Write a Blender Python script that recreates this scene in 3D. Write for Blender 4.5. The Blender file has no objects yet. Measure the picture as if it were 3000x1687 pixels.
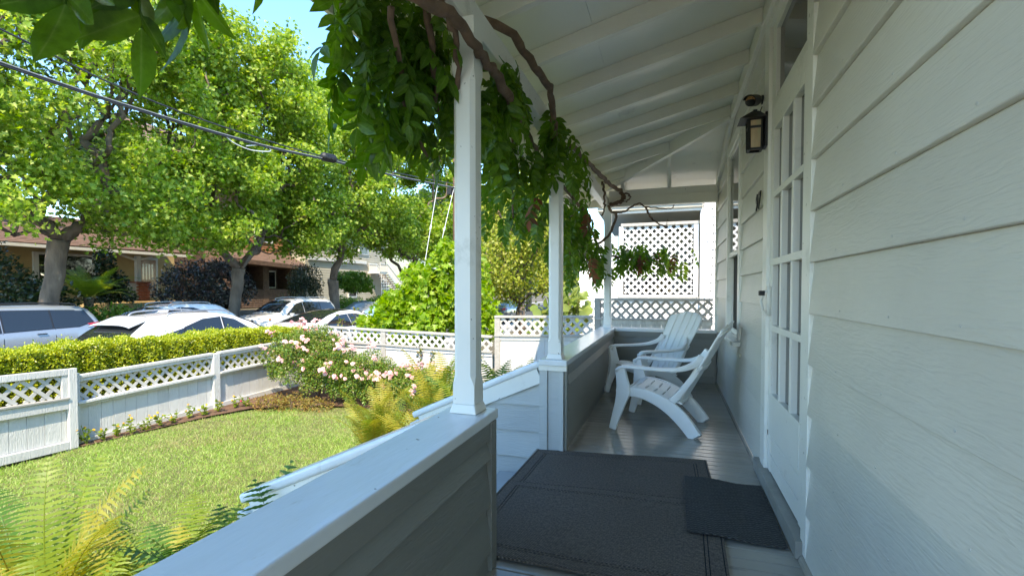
import bpy, bmesh, math, random
import numpy as np
from mathutils import Vector, Matrix, Euler
R = math.radians
scene = bpy.context.scene
COL = scene.collection
random.seed(7); rng = np.random.default_rng(7)
# ------------------------------------------------------------------ camera
cam_d = bpy.data.cameras.new('camera'); cam = bpy.data.objects.new('camera', cam_d); COL.objects.link(cam)
cam.location = (0, 0, 1.2); cam.rotation_euler = (R(90-1.5), 0, R(18.365))
cam_d.sensor_width = 36; cam_d.lens = 1400/3000*36; cam_d.shift_y = 0.01372
cam_d.dof.use_dof = True; cam_d.dof.focus_distance = 4.5; cam_d.dof.aperture_fstop = 12
cam_d.clip_start = .03; cam_d.clip_end = 2000
scene.camera = cam
# ------------------------------------------------------------------ sky and sun
LIGHT = Vector((-.30, .75, -1.0)).normalized()
world = bpy.data.worlds.new('World'); scene.world = world; world.use_nodes = True
wn = world.node_tree.nodes; wl = world.node_tree.links
sky = wn.new('ShaderNodeTexSky'); sky.sky_type = 'NISHITA'; sky.sun_disc = False
sky.sun_elevation = math.asin(-LIGHT.z); sky.sun_rotation = math.atan2(-LIGHT.x, -LIGHT.y)
sky.air_density = 1.0; sky.dust_density = .1; sky.ozone_density = 7.0
hs = wn.new('ShaderNodeHueSaturation'); hs.inputs['Saturation'].default_value = 1.12
wl.new(sky.outputs[0], hs.inputs['Color']); wl.new(hs.outputs[0], wn['Background'].inputs['Color']); wn['Background'].inputs['Strength'].default_value = .15
sun_d = bpy.data.lights.new('sun', 'SUN'); sun_d.energy = 2.0; sun_d.angle = R(.53); sun_d.color = (1, .96, .90)
sun = bpy.data.objects.new('sun', sun_d); COL.objects.link(sun); sun.location = (4, -8, 20)
sun.rotation_euler = LIGHT.to_track_quat('-Z', 'Y').to_euler()
vs = scene.view_settings; vs.view_transform = 'Standard'; vs.look = 'None'; vs.exposure = 2.35; vs.gamma = 1
vs.use_curve_mapping = False
vs.use_white_balance = True; vs.white_balance_temperature = 8500; vs.white_balance_tint = 10
scene.render.engine = 'CYCLES'; scene.render.resolution_x = 1024; scene.render.resolution_y = 575
scene.cycles.max_bounces = 5; scene.cycles.diffuse_bounces = 4; scene.cycles.glossy_bounces = 2; scene.cycles.transmission_bounces = 2; scene.cycles.transparent_max_bounces = 8
# ------------------------------------------------------------------ helpers
ORG = {}
def tag(o, label=None, cat=None, group=None, kind=None):
    if label: o['label'] = label
    if cat: o['category'] = cat
    if group: o['group'] = group
    if kind: o['kind'] = kind
    return o
def thing(name, label, cat, loc=(0, 0, 0), group=None, rz=0):
    o = bpy.data.objects.new(name, None); COL.objects.link(o); o.location = loc; o.rotation_euler = (0, 0, rz)
    o.empty_display_size = .1; ORG[o.name] = Vector(loc)
    return tag(o, label, cat, group)
def place(o, parent):
    COL.objects.link(o)
    if parent is not None:
        o.parent = parent
        if parent.name in ORG: o.location = -ORG[parent.name]
    return o
def mesh_obj(name, me, mat, parent=None, smooth=False):
    o = bpy.data.objects.new(name, me)
    if mat is not None and not me.materials: me.materials.append(mat)
    if smooth: me.polygons.foreach_set('use_smooth', [True]*len(me.polygons))
    return place(o, parent)
def copy_tree(o, parent=None):
    c = o.copy(); COL.objects.link(c); c.parent = parent
    for ch in o.children: copy_tree(ch, c)
    return c
class MB:
    def __init__(s): s.v = []; s.f = []
    def add(s, V, F):
        n = len(s.v); s.v += [tuple(p) for p in V]; s.f += [tuple(i+n for i in f) for f in F]; return s
    def hexa(s, P): return s.add(P, [(0,3,2,1),(4,5,6,7),(0,1,5,4),(1,2,6,5),(2,3,7,6),(3,0,4,7)])
    def box(s, x0, x1, y0, y1, z0, z1):
        return s.hexa([(x0,y0,z0),(x1,y0,z0),(x1,y1,z0),(x0,y1,z0),(x0,y0,z1),(x1,y0,z1),(x1,y1,z1),(x0,y1,z1)])
    def bar(s, p, q, w, h, up=(0, 0, 1)):
        p, q, up = Vector(p), Vector(q), Vector(up); d = (q-p).normalized(); a = d.cross(up).normalized()*w/2; b = a.cross(d).normalized()*h/2
        return s.hexa([p-a-b, p+a-b, q+a-b, q-a-b, p-a+b, p+a+b, q+a+b, q-a+b])
    def prism(s, pts, axis, a0, a1):
        n = len(pts); put = {0: lambda u, v, w: (w, u, v), 1: lambda u, v, w: (u, w, v), 2: lambda u, v, w: (u, v, w)}[axis]
        V = [put(u, v, a0) for u, v in pts]+[put(u, v, a1) for u, v in pts]
        return s.add(V, [tuple(range(n))[::-1], tuple(range(n, 2*n))]+[(i, (i+1) % n, n+(i+1) % n, n+i) for i in range(n)])
    def tube(s, pts, rad, n=8):
        pts = [Vector(p) for p in pts]; m = len(pts)
        if not hasattr(rad, '__len__'): rad = [rad]*m
        V = []; ref = Vector((.31, .57, .76))
        for i, p in enumerate(pts):
            d = (pts[min(i+1, m-1)]-pts[max(i-1, 0)])
            d = d.normalized() if d.length > 1e-9 else Vector((0, 0, 1))
            a = d.cross(ref)
            if a.length < .05: a = d.cross(Vector((1, 0, 0)))
            a.normalize(); b = d.cross(a)
            V += [p+(a*math.cos(t)+b*math.sin(t))*rad[i] for t in [2*math.pi*k/n for k in range(n)]]
        F = [(i*n+k, i*n+(k+1) % n, (i+1)*n+(k+1) % n, (i+1)*n+k) for i in range(m-1) for k in range(n)]
        F += [tuple(range(n))[::-1], tuple((m-1)*n+k for k in range(n))]
        return s.add(V, F)
    def lathe(s, prof, n=20, o=(0, 0, 0), axis=2):
        V = []
        for r, h in prof:
            for k in range(n):
                t = 2*math.pi*k/n; c = (r*math.cos(t), r*math.sin(t), h)
                if axis == 1: c = (c[0], c[2], c[1])
                if axis == 0: c = (c[2], c[0], c[1])
                V.append((c[0]+o[0], c[1]+o[1], c[2]+o[2]))
        return s.add(V, [(i*n+k, i*n+(k+1) % n, (i+1)*n+(k+1) % n, (i+1)*n+k) for i in range(len(prof)-1) for k in range(n)])
    def grid(s, fn, nu, nv):
        V = [fn(i/nu, j/nv) for i in range(nu+1) for j in range(nv+1)]
        return s.add(V, [(i*(nv+1)+j, (i+1)*(nv+1)+j, (i+1)*(nv+1)+j+1, i*(nv+1)+j+1) for i in range(nu) for j in range(nv)])
    def build(s, name, mat, parent=None, smooth=False, bevel=0, seg=2):
        me = bpy.data.meshes.new(name); me.from_pydata(s.v, [], s.f)
        bm = bmesh.new(); bm.from_mesh(me); bmesh.ops.recalc_face_normals(bm, faces=bm.faces)
        if bevel:
            bmesh.ops.bevel(bm, geom=[e for e in bm.edges if len(e.link_faces) == 2 and e.calc_face_angle(0) > .5], offset=bevel, segments=seg, affect='EDGES', profile=.6)
        bm.to_mesh(me); bm.free(); me.update()
        return mesh_obj(name, me, mat, parent, smooth)
def np_mesh(name, V, F):
    V = np.ascontiguousarray(V, dtype=np.float32); F = np.ascontiguousarray(F, dtype=np.int32); m, k = F.shape
    me = bpy.data.meshes.new(name); me.vertices.add(len(V)); me.vertices.foreach_set('co', V.ravel())
    me.loops.add(m*k); me.loops.foreach_set('vertex_index', F.ravel())
    me.polygons.add(m); me.polygons.foreach_set('loop_start', np.arange(0, m*k, k, dtype=np.int32))
    me.update(calc_edges=True); return me
def rand_dirs(n, zmin=-1, zmax=1):
    z = rng.uniform(zmin, zmax, n); t = rng.uniform(0, 2*np.pi, n); r = np.sqrt(1-z*z)
    return np.stack([r*np.cos(t), r*np.sin(t), z], 1)
def nrm(a): return a/np.maximum(np.linalg.norm(a, axis=1, keepdims=True), 1e-9)
def scatter(name, T, TF, P, D, N, S, mat, parent=None, smooth=False):
    """one leaf template (x along leaf, z normal) put at P, along D, normal near N, size S"""
    T = np.array(T, float); TF = np.array(TF); D = nrm(D); Y = nrm(np.cross(N, D)); Z = np.cross(D, Y)
    S = np.asarray(S)[:, None, None]
    V = P[:, None, :]+S*(T[None, :, 0:1]*D[:, None, :]+T[None, :, 1:2]*Y[:, None, :]+T[None, :, 2:3]*Z[:, None, :])
    n, k = len(P), len(T); F = (TF[None]+(np.arange(n)*k)[:, None, None]).reshape(-1, TF.shape[1])
    return mesh_obj(name, np_mesh(name, V.reshape(-1, 3), F), mat, parent, smooth)
# leaf templates: x along, y across, z fold; triangles
LEAF4 = ([(0,0,0),(.45,.34,.10),(1,0,-.05),(.45,-.34,.10)], [(0,2,1),(0,3,2)])
LEAF6 = ([(0,0,0),(.3,.36,.1),(.7,.3,.06),(1,0,-.12),(.7,-.3,.06),(.3,-.36,.1),(.5,0,0)], [(0,6,1),(1,6,2),(2,6,3),(3,6,4),(4,6,5),(5,6,0)])
PLANE = ([(0,0,0),(.02,.5,.12),(.42,.26,.02),(.62,.52,.12),(.66,.18,0),(1.05,0,-.12),(.66,-.18,0),(.62,-.52,.12),(.42,-.26,.02),(.02,-.5,.12)],
         [(0,2,1),(0,4,2),(2,4,3),(0,5,4),(0,6,5),(0,8,6),(8,7,6),(0,9,8)])
# ------------------------------------------------------------------ materials
def nt(name):
    m = bpy.data.materials.new(name); m.use_nodes = True; t = m.node_tree
    return m, t, t.nodes['Principled BSDF']
def node(t, typ, **kw):
    n = t.nodes.new(typ)
    for k, v in kw.items():
        if k.startswith('i_'): n.inputs[k[2:].replace('_', ' ')].default_value = v
        else: setattr(n, k, v)
    return n
def coords(t, scale=(1, 1, 1), rot=(0, 0, 0)):
    c = node(t, 'ShaderNodeTexCoord'); m = node(t, 'ShaderNodeMapping'); m.inputs['Scale'].default_value = scale; m.inputs['Rotation'].default_value = rot
    t.links.new(c.outputs['Object'], m.inputs['Vector']); return m.outputs['Vector']
def noise(t, vec, scale, detail=4, rough=.55, dist=0):
    n = node(t, 'ShaderNodeTexNoise'); n.inputs['Scale'].default_value = scale; n.inputs['Detail'].default_value = detail
    n.inputs['Roughness'].default_value = rough; n.inputs['Distortion'].default_value = dist; t.links.new(vec, n.inputs['Vector']); return n.outputs['Fac']
def ramp(t, fac, stops):
    r = node(t, 'ShaderNodeValToRGB'); e = r.color_ramp.elements
    while len(e) < len(stops): e.new(.5)
    for q, (p, c) in zip(e, stops): q.position = p; q.color = (*c, 1)
    t.links.new(fac, r.inputs['Fac']); return r.outputs['Color']
def bump(t, b, h, strength, dist):
    n = node(t, 'ShaderNodeBump'); n.inputs['Strength'].default_value = strength; n.inputs['Distance'].default_value = dist
    t.links.new(h, n.inputs['Height']); t.links.new(n.outputs['Normal'], b.inputs['Normal']); return n
def mul(c, k): return tuple(max(0, min(1, x*k)) for x in c)
def M(name, col, rough=.5, var=.08, scale=5, stretch=(1, 1, 1), bmp=0, bscale=60, bdist=.002, spec=.5, metal=0, coat=0, dirt=None, objvar=0, specks=None):
    m, t, b = nt(name); v = coords(t, stretch)
    stops = [(.3, mul(col, 1-var)), (.7, mul(col, 1+var))]
    c = ramp(t, noise(t, v, scale, 5), stops)
    if dirt:
        d = noise(t, v, dirt[1], 6, .7); r = ramp(t, d, [(dirt[2], (0, 0, 0)), (min(.99, dirt[2]+.12), (1, 1, 1))])
        mx = node(t, 'ShaderNodeMixRGB'); t.links.new(r, mx.inputs[0]); t.links.new(c, mx.inputs[1]); mx.inputs[2].default_value = (*dirt[0], 1); c = mx.outputs[0]
    if specks:
        sv = coords(t); d = noise(t, sv, specks[1], 2, .5); r = ramp(t, d, [(specks[2], (0, 0, 0)), (specks[2]+.015, (1, 1, 1))])
        mx = node(t, 'ShaderNodeMixRGB'); t.links.new(r, mx.inputs[0]); t.links.new(c, mx.inputs[1]); mx.inputs[2].default_value = (*specks[0], 1); c = mx.outputs[0]
    if objvar:
        oi = node(t, 'ShaderNodeObjectInfo'); h = node(t, 'ShaderNodeHueSaturation'); mr = node(t, 'ShaderNodeMapRange')
        mr.inputs['To Min'].default_value = 1-objvar; mr.inputs['To Max'].default_value = 1+objvar
        t.links.new(oi.outputs['Random'], mr.inputs['Value']); t.links.new(mr.outputs[0], h.inputs['Value']); t.links.new(c, h.inputs['Color']); c = h.outputs[0]
    t.links.new(c, b.inputs['Base Color'])
    b.inputs['Roughness'].default_value = rough; b.inputs['Specular IOR Level'].default_value = spec; b.inputs['Metallic'].default_value = metal
    b.inputs['Coat Weight'].default_value = coat; b.inputs['Coat Roughness'].default_value = .06
    if bmp: bump(t, b, noise(t, v, bscale, 4, .6), bmp, bdist)
    return m
def leaf(name, stops, rough=.42, trans=.4, rib=False, spec=.4):
    """leaf: colour differs from leaf to leaf, light shines through"""
    m, t, b = nt(name); g = node(t, 'ShaderNodeNewGeometry')
    n = len(stops); c = ramp(t, g.outputs['Random Per Island'], [(i/max(1, n-1), s) for i, s in enumerate(stops)])
    if rib:
        at = node(t, 'ShaderNodeAttribute', attribute_name='rib'); pw = node(t, 'ShaderNodeMath', operation='POWER'); pw.inputs[1].default_value = 14; t.links.new(at.outputs['Fac'], pw.inputs[0])
        mx = node(t, 'ShaderNodeMixRGB'); sc_ = node(t, 'ShaderNodeMath', operation='MULTIPLY'); sc_.inputs[1].default_value = .6; t.links.new(pw.outputs[0], sc_.inputs[0]); t.links.new(sc_.outputs[0], mx.inputs[0]); t.links.new(c, mx.inputs[1]); mx.inputs[2].default_value = (.20, .30, .08, 1)
        ns = ramp(t, noise(t, coords(t), 38, 5, .65), [(.35, (.62, .66, .6)), (.6, (1, 1, 1)), (.78, (1.0, .95, .6))]); m2 = node(t, 'ShaderNodeMixRGB', blend_type='MULTIPLY'); m2.inputs[0].default_value = 1; t.links.new(mx.outputs[0], m2.inputs[1]); t.links.new(ns, m2.inputs[2]); c = m2.outputs[0]
        bump(t, b, noise(t, coords(t), 55, 4), .5, .004)
    t.links.new(c, b.inputs['Base Color']); b.inputs['Roughness'].default_value = rough; b.inputs['Specular IOR Level'].default_value = spec
    tr = node(t, 'ShaderNodeBsdfTranslucent'); h = node(t, 'ShaderNodeHueSaturation'); h.inputs['Saturation'].default_value = 1.1; h.inputs['Value'].default_value = 1.5; h.inputs['Hue'].default_value = .485
    t.links.new(c, h.inputs['Color']); t.links.new(h.outputs[0], tr.inputs['Color'])
    mx = node(t, 'ShaderNodeMixShader'); mx.inputs[0].default_value = trans
    t.links.new(b.outputs[0], mx.inputs[1]); t.links.new(tr.outputs[0], mx.inputs[2]); t.links.new(mx.outputs[0], t.nodes['Material Output'].inputs['Surface'])
    return m
def wood_grain(name, col, rough, along, amp, freq=42, dist=.003, var=.05, spec=.5, objvar=.02):
    """painted board with embossed cedar grain running along axis `along`"""
    m, t, b = nt(name)
    st = [5.5, 5.5, 5.5]; st[along] = .8
    v = coords(t, tuple(st)); w = coords(t)
    n1 = noise(t, v, 3.0, 4, .6)
    sx = node(t, 'ShaderNodeSeparateXYZ'); t.links.new(w, sx.inputs[0])
    across = sx.outputs['Z'] if along != 2 else sx.outputs['Y']
    a = node(t, 'ShaderNodeMath', operation='MULTIPLY'); t.links.new(across, a.inputs[0]); a.inputs[1].default_value = freq*6.283/2.2
    d = node(t, 'ShaderNodeMath', operation='MULTIPLY'); t.links.new(n1, d.inputs[0]); d.inputs[1].default_value = 46
    s = node(t, 'ShaderNodeMath', operation='ADD'); t.links.new(a.outputs[0], s.inputs[0]); t.links.new(d.outputs[0], s.inputs[1])
    q = node(t, 'ShaderNodeMath', operation='SINE'); t.links.new(s.outputs[0], q.inputs[0])
    n2 = noise(t, v, 5, 3); am = node(t, 'ShaderNodeMath', operation='MULTIPLY'); t.links.new(q.outputs[0], am.inputs[0]); t.links.new(n2, am.inputs[1])
    bump(t, b, am.outputs[0], amp, dist)
    c = ramp(t, noise(t, w, 2.5, 5), [(.3, mul(col, 1-var)), (.7, mul(col, 1+var))])
    oi = node(t, 'ShaderNodeObjectInfo'); h = node(t, 'ShaderNodeHueSaturation'); mr = node(t, 'ShaderNodeMapRange')
    mr.inputs['To Min'].default_value = 1-objvar; mr.inputs['To Max'].default_value = 1+objvar
    t.links.new(oi.outputs['Random'], mr.inputs['Value']); t.links.new(mr.outputs[0], h.inputs['Value']); t.links.new(c, h.inputs['Color'])
    t.links.new(h.outputs[0], b.inputs['Base Color']); b.inputs['Roughness'].default_value = rough; b.inputs['Specular IOR Level'].default_value = spec
    return m
def glass(name, col=(.02, .025, .03), rough=.03, alpha=None):
    m, t, b = nt(name); b.inputs['Base Color'].default_value = (*col, 1); b.inputs['Roughness'].default_value = rough; b.inputs['Specular IOR Level'].default_value = .8
    if alpha is not None:
        tr = node(t, 'ShaderNodeBsdfTransparent'); mx = node(t, 'ShaderNodeMixShader'); mx.inputs[0].default_value = alpha
        t.links.new(tr.outputs[0], mx.inputs[1]); t.links.new(b.outputs[0], mx.inputs[2]); t.links.new(mx.outputs[0], t.nodes['Material Output'].inputs['Surface'])
    return m
WHITE = (.83, .815, .755)
m_white = M('white_paint', WHITE, .38, .03, 3, bmp=.25, bscale=45, bdist=.0015, dirt=((.62, .61, .55), 3.2, .60), specks=((.30, .28, .24), 38, .735))
m_ceil = M('ceiling_paint', (.88, .86, .77), .3, .03, 1.5, bmp=.2, bscale=14, bdist=.003, dirt=((.64, .63, .57), 2.2, .62))
m_cap = M('cap_paint', (.76, .78, .78), .2, .05, 2.2, stretch=(3, .8, 1), bmp=.5, bscale=5, bdist=.006, dirt=((.62, .61, .55), 5, .60), specks=((.22, .2, .17), 30, .745))
m_raft = wood_grain('rafter_paint', (.83, .80, .71), .45, 0, .35, 30, .0015, objvar=.03)
m_side = wood_grain('siding_paint', (.66, .64, .575), .4, 1, .42, 70, .0018, objvar=.07)
m_rail_side = wood_grain('rail_siding_shaded', (.235, .23, .20), .42, 1, .3, 60, .0015, objvar=.09)  # same siding paint as the stair walls, shade of the inner faces put in
m_stair_side = wood_grain('stair_siding_skylit', (.46, .48, .47), .45, 0, .4, 60, .0018, objvar=.06)  # sky-lit copy of the low walls' paint, skylight put into a paler tone
m_floor = M('floor_paint', (.32, .295, .25), .2, .12, 1.6, stretch=(.5, 2, 1), bmp=.25, bscale=30, bdist=.001, dirt=((.19, .185, .17), 3.5, .6), objvar=.05)
m_sill = M('sill_wood', (.27, .265, .24), .6, .15, 7, bmp=.4, bscale=30, dirt=((.16, .15, .13), 6, .58))
m_fence = wood_grain('fence_paint', (.53, .54, .525), .55, 2, .5, 26, .003, var=.05, objvar=.05)
m_weath = M('weathered_white_wood', (.36, .35, .32), .7, .14, 5, stretch=(4, 1, 4), bmp=.6, bscale=26, bdist=.003, dirt=((.30, .285, .255), 6, .57), objvar=.07)
m_lat = M('lattice_paint', (.45, .45, .425), .6, .08, 8, bmp=.3, bscale=40, dirt=((.48, .45, .40), 7, .63), objvar=.07)
m_black = M('black_metal', (.012, .012, .013), .45, .3, 30, bmp=.3, bscale=120)
m_rub = M('black_rubber', (.02, .02, .021), .6, .2, 12)
m_chair = M('white_plastic', (.87, .87, .85), .33, .02, 3, bmp=.12, bscale=70, bdist=.001, spec=.5)
m_bark = M('plane_bark', (.14, .10, .072), .85, .4, 2.2, stretch=(2, 2, .8), bmp=.8, bscale=9, bdist=.03, dirt=((.24, .19, .145), 2.3, .6))
m_vine = M('vine_bark', (.16, .095, .06), .8, .35, 14, bmp=.9, bscale=40, bdist=.008)
m_twig = M('brown_twig', (.12, .085, .055), .8, .25, 10)
# ================================================================== SETTING
m_soil = M('soil', (.115, .062, .036), .95, .35, 9, bmp=1, bscale=22, bdist=.03, dirt=((.2, .13, .085), 14, .6))
m_earth = M('earth', (.10, .085, .055), .95, .3, 2, bmp=.6, bscale=6, bdist=.05)
m_turf = M('turf', (.14, .15, .045), .95, .35, 7, bmp=1, bscale=60, bdist=.03, dirt=((.24, .20, .085), 3.5, .55))
m_asph = M('asphalt', (.05, .05, .052), .9, .25, 6, bmp=.6, bscale=150, bdist=.004, dirt=((.075, .073, .07), 1.2, .55))
m_conc = M('concrete', (.33, .32, .29), .85, .12, 3, bmp=.4, bscale=60, bdist=.003, dirt=((.24, .23, .21), 2, .58))
def struct(name, mb, mat): return tag(mb.build(name, mat), kind='structure')
struct('ground', MB().add([(-700,-500,-1.06),(500,-500,-1.06),(500,900,-1.06),(-700,900,-1.06)], [(0,1,2,3)]), m_earth)
def lawn_z(x, y): return -.80+.018*math.sin(x*1.3+.4)*math.sin(y*1.1)
struct('lawn', MB().grid(lambda u, v: (-7.02+u*6.1, -3+v*10.9, lawn_z(-7.02+u*6.1, -3+v*10.9)), 30, 50), m_turf)
bed = [(-7.3,3.95),(-7.0,3.95),(-6.98,4.1),(-6.93,4.6),(-6.8,5.5),(-6.6,6.1),(-5.9,6.55),(-5.1,6.75),(-4.3,6.75),(-3.0,6.3),(-2.4,5.6),(-2.3,4.4),(-2.0,3.6),(-.95,3.6),(-.95,7.95),(-7.3,7.95)]
struct('flower_bed', MB().add([(x, y, -.765 if 0 < i < 13 else -.74) for i, (x, y) in enumerate(bed)], [tuple(range(len(bed)))]), m_soil)
bed2 = [(-.95,-3),(-.95,1.8),(-2.1,1.75),(-2.5,1.2),(-2.4,-3)]
tag(MB().add([(x, y, -.762) for x, y in bed2], [tuple(range(5))]).build('flower_bed', m_soil), kind='structure')
struct('road', MB().box(-17.6, -9.0, -60, 160, -1.05, -.95), m_asph)
struct('sidewalk', MB().box(-20.3, -18.9, -60, 160, -1.05, -.80), m_conc)
tag(MB().box(-8.75, -8.05, -60, 160, -1.05, -.81).build('sidewalk', m_conc), kind='structure')
for x0, x1 in ((-9.0, -8.86), (-17.75, -17.6)): tag(MB().box(x0, x1, -60, 160, -1.05, -.81).build('kerb', m_conc), kind='structure')
struct('verge', MB().box(-18.9, -17.75, -60, 160, -1.05, -.83), m_earth)
struct('front_yard', MB().add([(-20.3,-60,-.82),(-20.3,160,-.82),(-24.5,160,-.1),(-24.5,-60,-.1),(-60,160,.2),(-60,-60,.2)], [(0,1,2,3),(3,2,4,5)]), m_earth)
# wooded hill far beyond the houses
def hill(u, v):
    a = R(100+70*u); r = 150+v*190
    h = (62*math.sin(min(1, v*1.15)*math.pi/2)**1.1)*(.72+.3*math.sin(u*5.1+1.0)) + 5*math.sin(u*31+v*9)*v+3.2*math.sin(u*83+v*41)*v
    return (r*math.cos(a)*1.05, r*math.sin(a), -6+h)
m_hill = leaf('hill_woods', [(.016, .035, .02), (.03, .06, .03), (.045, .08, .035)], .9, 0)
hb = MB().grid(hill, 60, 24); ho = tag(hb.build('hill', M('hill_earth', (.02, .04, .022), .95, .4, .08)), kind='structure')
Pn = np.array([hill(a, b) for a, b in zip(rng.uniform(0, 1, 9000), rng.uniform(.05, 1, 9000))])
cl = nrm(rng.normal(size=(9000, 3)))
tag(scatter('hill_woods', *LEAF6, Pn, cl, rand_dirs(9000), rng.uniform(3.5, 8, 9000), m_hill), 'dark green woods covering the far hillside behind the houses', 'woods', kind='stuff')

# ================================================================== THE HOUSE WITH ITS PORCH
house = thing('house', 'grey lap-sided house with white porch, glazed white door and low porch walls', 'house', (.58, 3, -.8))
X0 = .58
def boards(z_list, top, y0, y1, parent, mat=None, xf=X0, s=-1):
    """lap siding facing -x (s=-1) or +x (s=1): bottom edge stands proud of the board below"""
    for k, z in enumerate(z_list):
        z1 = min(top, z+.2175 if len(z_list) > 4 else z+.198)
        if z1-z < .02: continue
        xb, xt = xf+s*(.020 if s < 0 else .028), xf+s*.0005
        mb = MB().hexa([(xb, y0, z), (xf-s*.004, y0, z), (xf-s*.004, y1, z), (xb, y1, z), (xt, y0, z1), (xf-s*.004, y0, z1), (xf-s*.004, y1, z1), (xt, y1, z1)])
        mb.build('siding_board', mat or m_side, parent, bevel=.0022, seg=1)
rows = [.008+.2178*k for k in range(-1, 14)]
wall = MB().box(X0+.0035, X0+.16, -3, 2.42, -.8, 3.0).box(X0+.0035, X0+.16, 3.33, 4.6, -.8, 3.0).box(X0+.0035, X0+.16, 5.42, 6.79, -.8, 3.0).box(X0+.0035, X0+.16, 2.42, 3.33, 2.85, 3.0)\
    .box(X0+.0035, X0+.16, 4.6, 5.42, -.8, .74).box(X0+.0035, X0+.16, 4.6, 5.42, 2.56, 3.0).box(X0+.0035, X0+.16, 2.42, 3.33, -.8, .03).build('front_wall', m_side, house)
boards(rows, 2.86, -3, 2.338, wall)
nm = MB().tube([(.5635, 0, 0), (.5605, 0, 0)], [.0034, .003], 8).build('nail', M('painted_nail', (.52, .52, .49), .5), wall).data
bpy.data.objects.remove(bpy.data.objects['nail'])
for z in rows[2:]:
    for k in range(5):
        o = bpy.data.objects.new('nail', nm); place(o, wall); o.location = (.0, .35+.41*k+random.uniform(-.06, .06), z+.028)
boards(rows, 2.86, 3.458, 4.498, wall)
boards(rows, 2.86, 5.522, 6.69, wall)
boards([z for z in rows if z+.2 < .73], .716, 4.5, 5.52, wall)
boards([.716-.10], .716, 4.5, 5.52, wall)
# rest of the building: rooms behind, far gable side
MB().box(.75, 6, -3, 6.78, -.8, 4.2).build('rear_rooms', m_side, house)
cb = MB().box(.553, .60, 6.69, 6.80, -.8, 2.86).box(.60, .70, 6.78, 6.803, -.8, 2.86); cb.build('corner_board', m_white, house, bevel=.004)
for dz in (.0, .02, .04):
    MB().box(.546, .553, 6.70+dz, 6.712+dz, .5, 2.8).build('corner_bead', m_white, house)
# ---- door
casing = MB().box(.562, .60, 2.338, 2.425, .03, 2.9).box(.562, .60, 3.316, 3.455, .03, 2.9)
casing.build('door_casing', m_white, house, bevel=.003)
MB().box(.562, .60, 2.425, 3.316, 2.80, 2.9).build('door_head', m_white, house, bevel=.003)
MB().box(.534, .62, 2.381, 3.525, .005, .085).build('door_sill', m_sill, house, bevel=.006)
cols = [(2.556, 2.737), (2.777, 2.998), (3.034, 3.236)]
lit_z = [(.57, .95), (.985, 1.345), (1.385, 1.75), (1.785, 2.156)]
door = MB().box(.5815, .626, 2.43, 2.556, .09, 2.29).box(.5815, .626, 3.236, 3.312, .09, 2.29).build('door', m_white, house, bevel=.002)
for z0, z1 in ((.32, .57), (.95, .985), (1.345, 1.385), (1.75, 1.785), (2.156, 2.29)):
    MB().box(.5805, .625, 2.5561, 3.2359, z0, z1).build('door_rail', m_white, door, bevel=.003)
for a, b in ((2.737, 2.777), (2.998, 3.034)):
    for z0, z1 in lit_z: MB().box(.581, .624, a, b, z0+.0005, z1-.0005).build('muntin', m_white, door, bevel=.003)
for z0, z1 in ((.2, .315), (.094, .196)): MB().box(.5835, .624, 2.5561, 3.2359, z0, z1).build('panel_board', m_white, door, bevel=.003)
m_pane = glass('door_glass', (.012, .012, .012), .04)
for a, b in cols:
    for z0, z1 in lit_z: MB().box(.612, .616, a+.0005, b-.0005, z0+.0005, z1-.0005).build('pane', m_pane, door)
hd = MB().tube([(.578, 3.27, 1.20), (.545, 3.275, 1.185), (.53, 3.28, 1.13), (.54, 3.28, 1.07), (.578, 3.275, 1.045)], .009, 8).box(.560, .58, 3.255, 3.30, 1.04, 1.22).build('door_handle', m_white, door, smooth=True)
MB().box(.515, .548, 3.262, 3.292, 1.163, 1.193).build('latch_button', m_black, door, bevel=.004)
hinge = [MB().box(.5795, .583, 3.296, 3.311, z, z+.03).build('rust_stain', M('rusty_screw', (.16, .10, .07), .8), door) if k == 0 else None for k, z in enumerate((.3,))]
tr_ = MB().box(.5815, .62, 2.43, 3.312, 2.292, 2.34).box(.5815, .62, 2.43, 2.53, 2.34, 2.80).box(.5815, .62, 3.21, 3.312, 2.34, 2.80).box(.5815, .62, 2.53, 3.21, 2.74, 2.80).build('transom', m_white, house, bevel=.004)
MB().box(.604, .608, 2.53, 3.21, 2.34, 2.74).build('pane', m_pane, tr_)
# ---- window
wc = MB().box(.553, .60, 4.50, 4.605, .757, 2.56).box(.553, .60, 5.415, 5.52, .757, 2.56).box(.552, .60, 4.47, 5.55, 2.56, 2.66)
win = wc.build('window', m_white, house, bevel=.004)
MB().hexa([(.505, 4.46, .712), (.60, 4.46, .716), (.60, 5.56, .716), (.505, 5.56, .712), (.505, 4.46, .748), (.60, 4.46, .7565), (.60, 5.56, .7565), (.505, 5.56, .748)]).build('sill', m_white, win, bevel=.004)
MB().box(.566, .595, 4.606, 4.65, 1.52, 2.559).box(.566, .595, 5.37, 5.414, 1.52, 2.559).box(.566, .595, 4.65, 5.37, 1.52, 1.565).box(.566, .595, 4.65, 5.37, 2.52, 2.559).build('upper_sash', m_white, win, bevel=.002)
MB().box(.60, .63, 4.606, 4.65, .76, 1.519).box(.60, .63, 5.37, 5.414, .76, 1.519).box(.60, .63, 4.65, 5.37, .76, .81).build('lower_sash', m_white, win, bevel=.002)
m_wp = glass('window_glass', (.03, .035, .035), .02)
MB().box(.580, .583, 4.65, 5.37, 1.565, 2.52).build('pane', m_wp, win)
MB().box(.612, .615, 4.65, 5.37, .81, 1.519).build('insect_screen', M('screen_mesh', (.03, .03, .03), .8), win)
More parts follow.
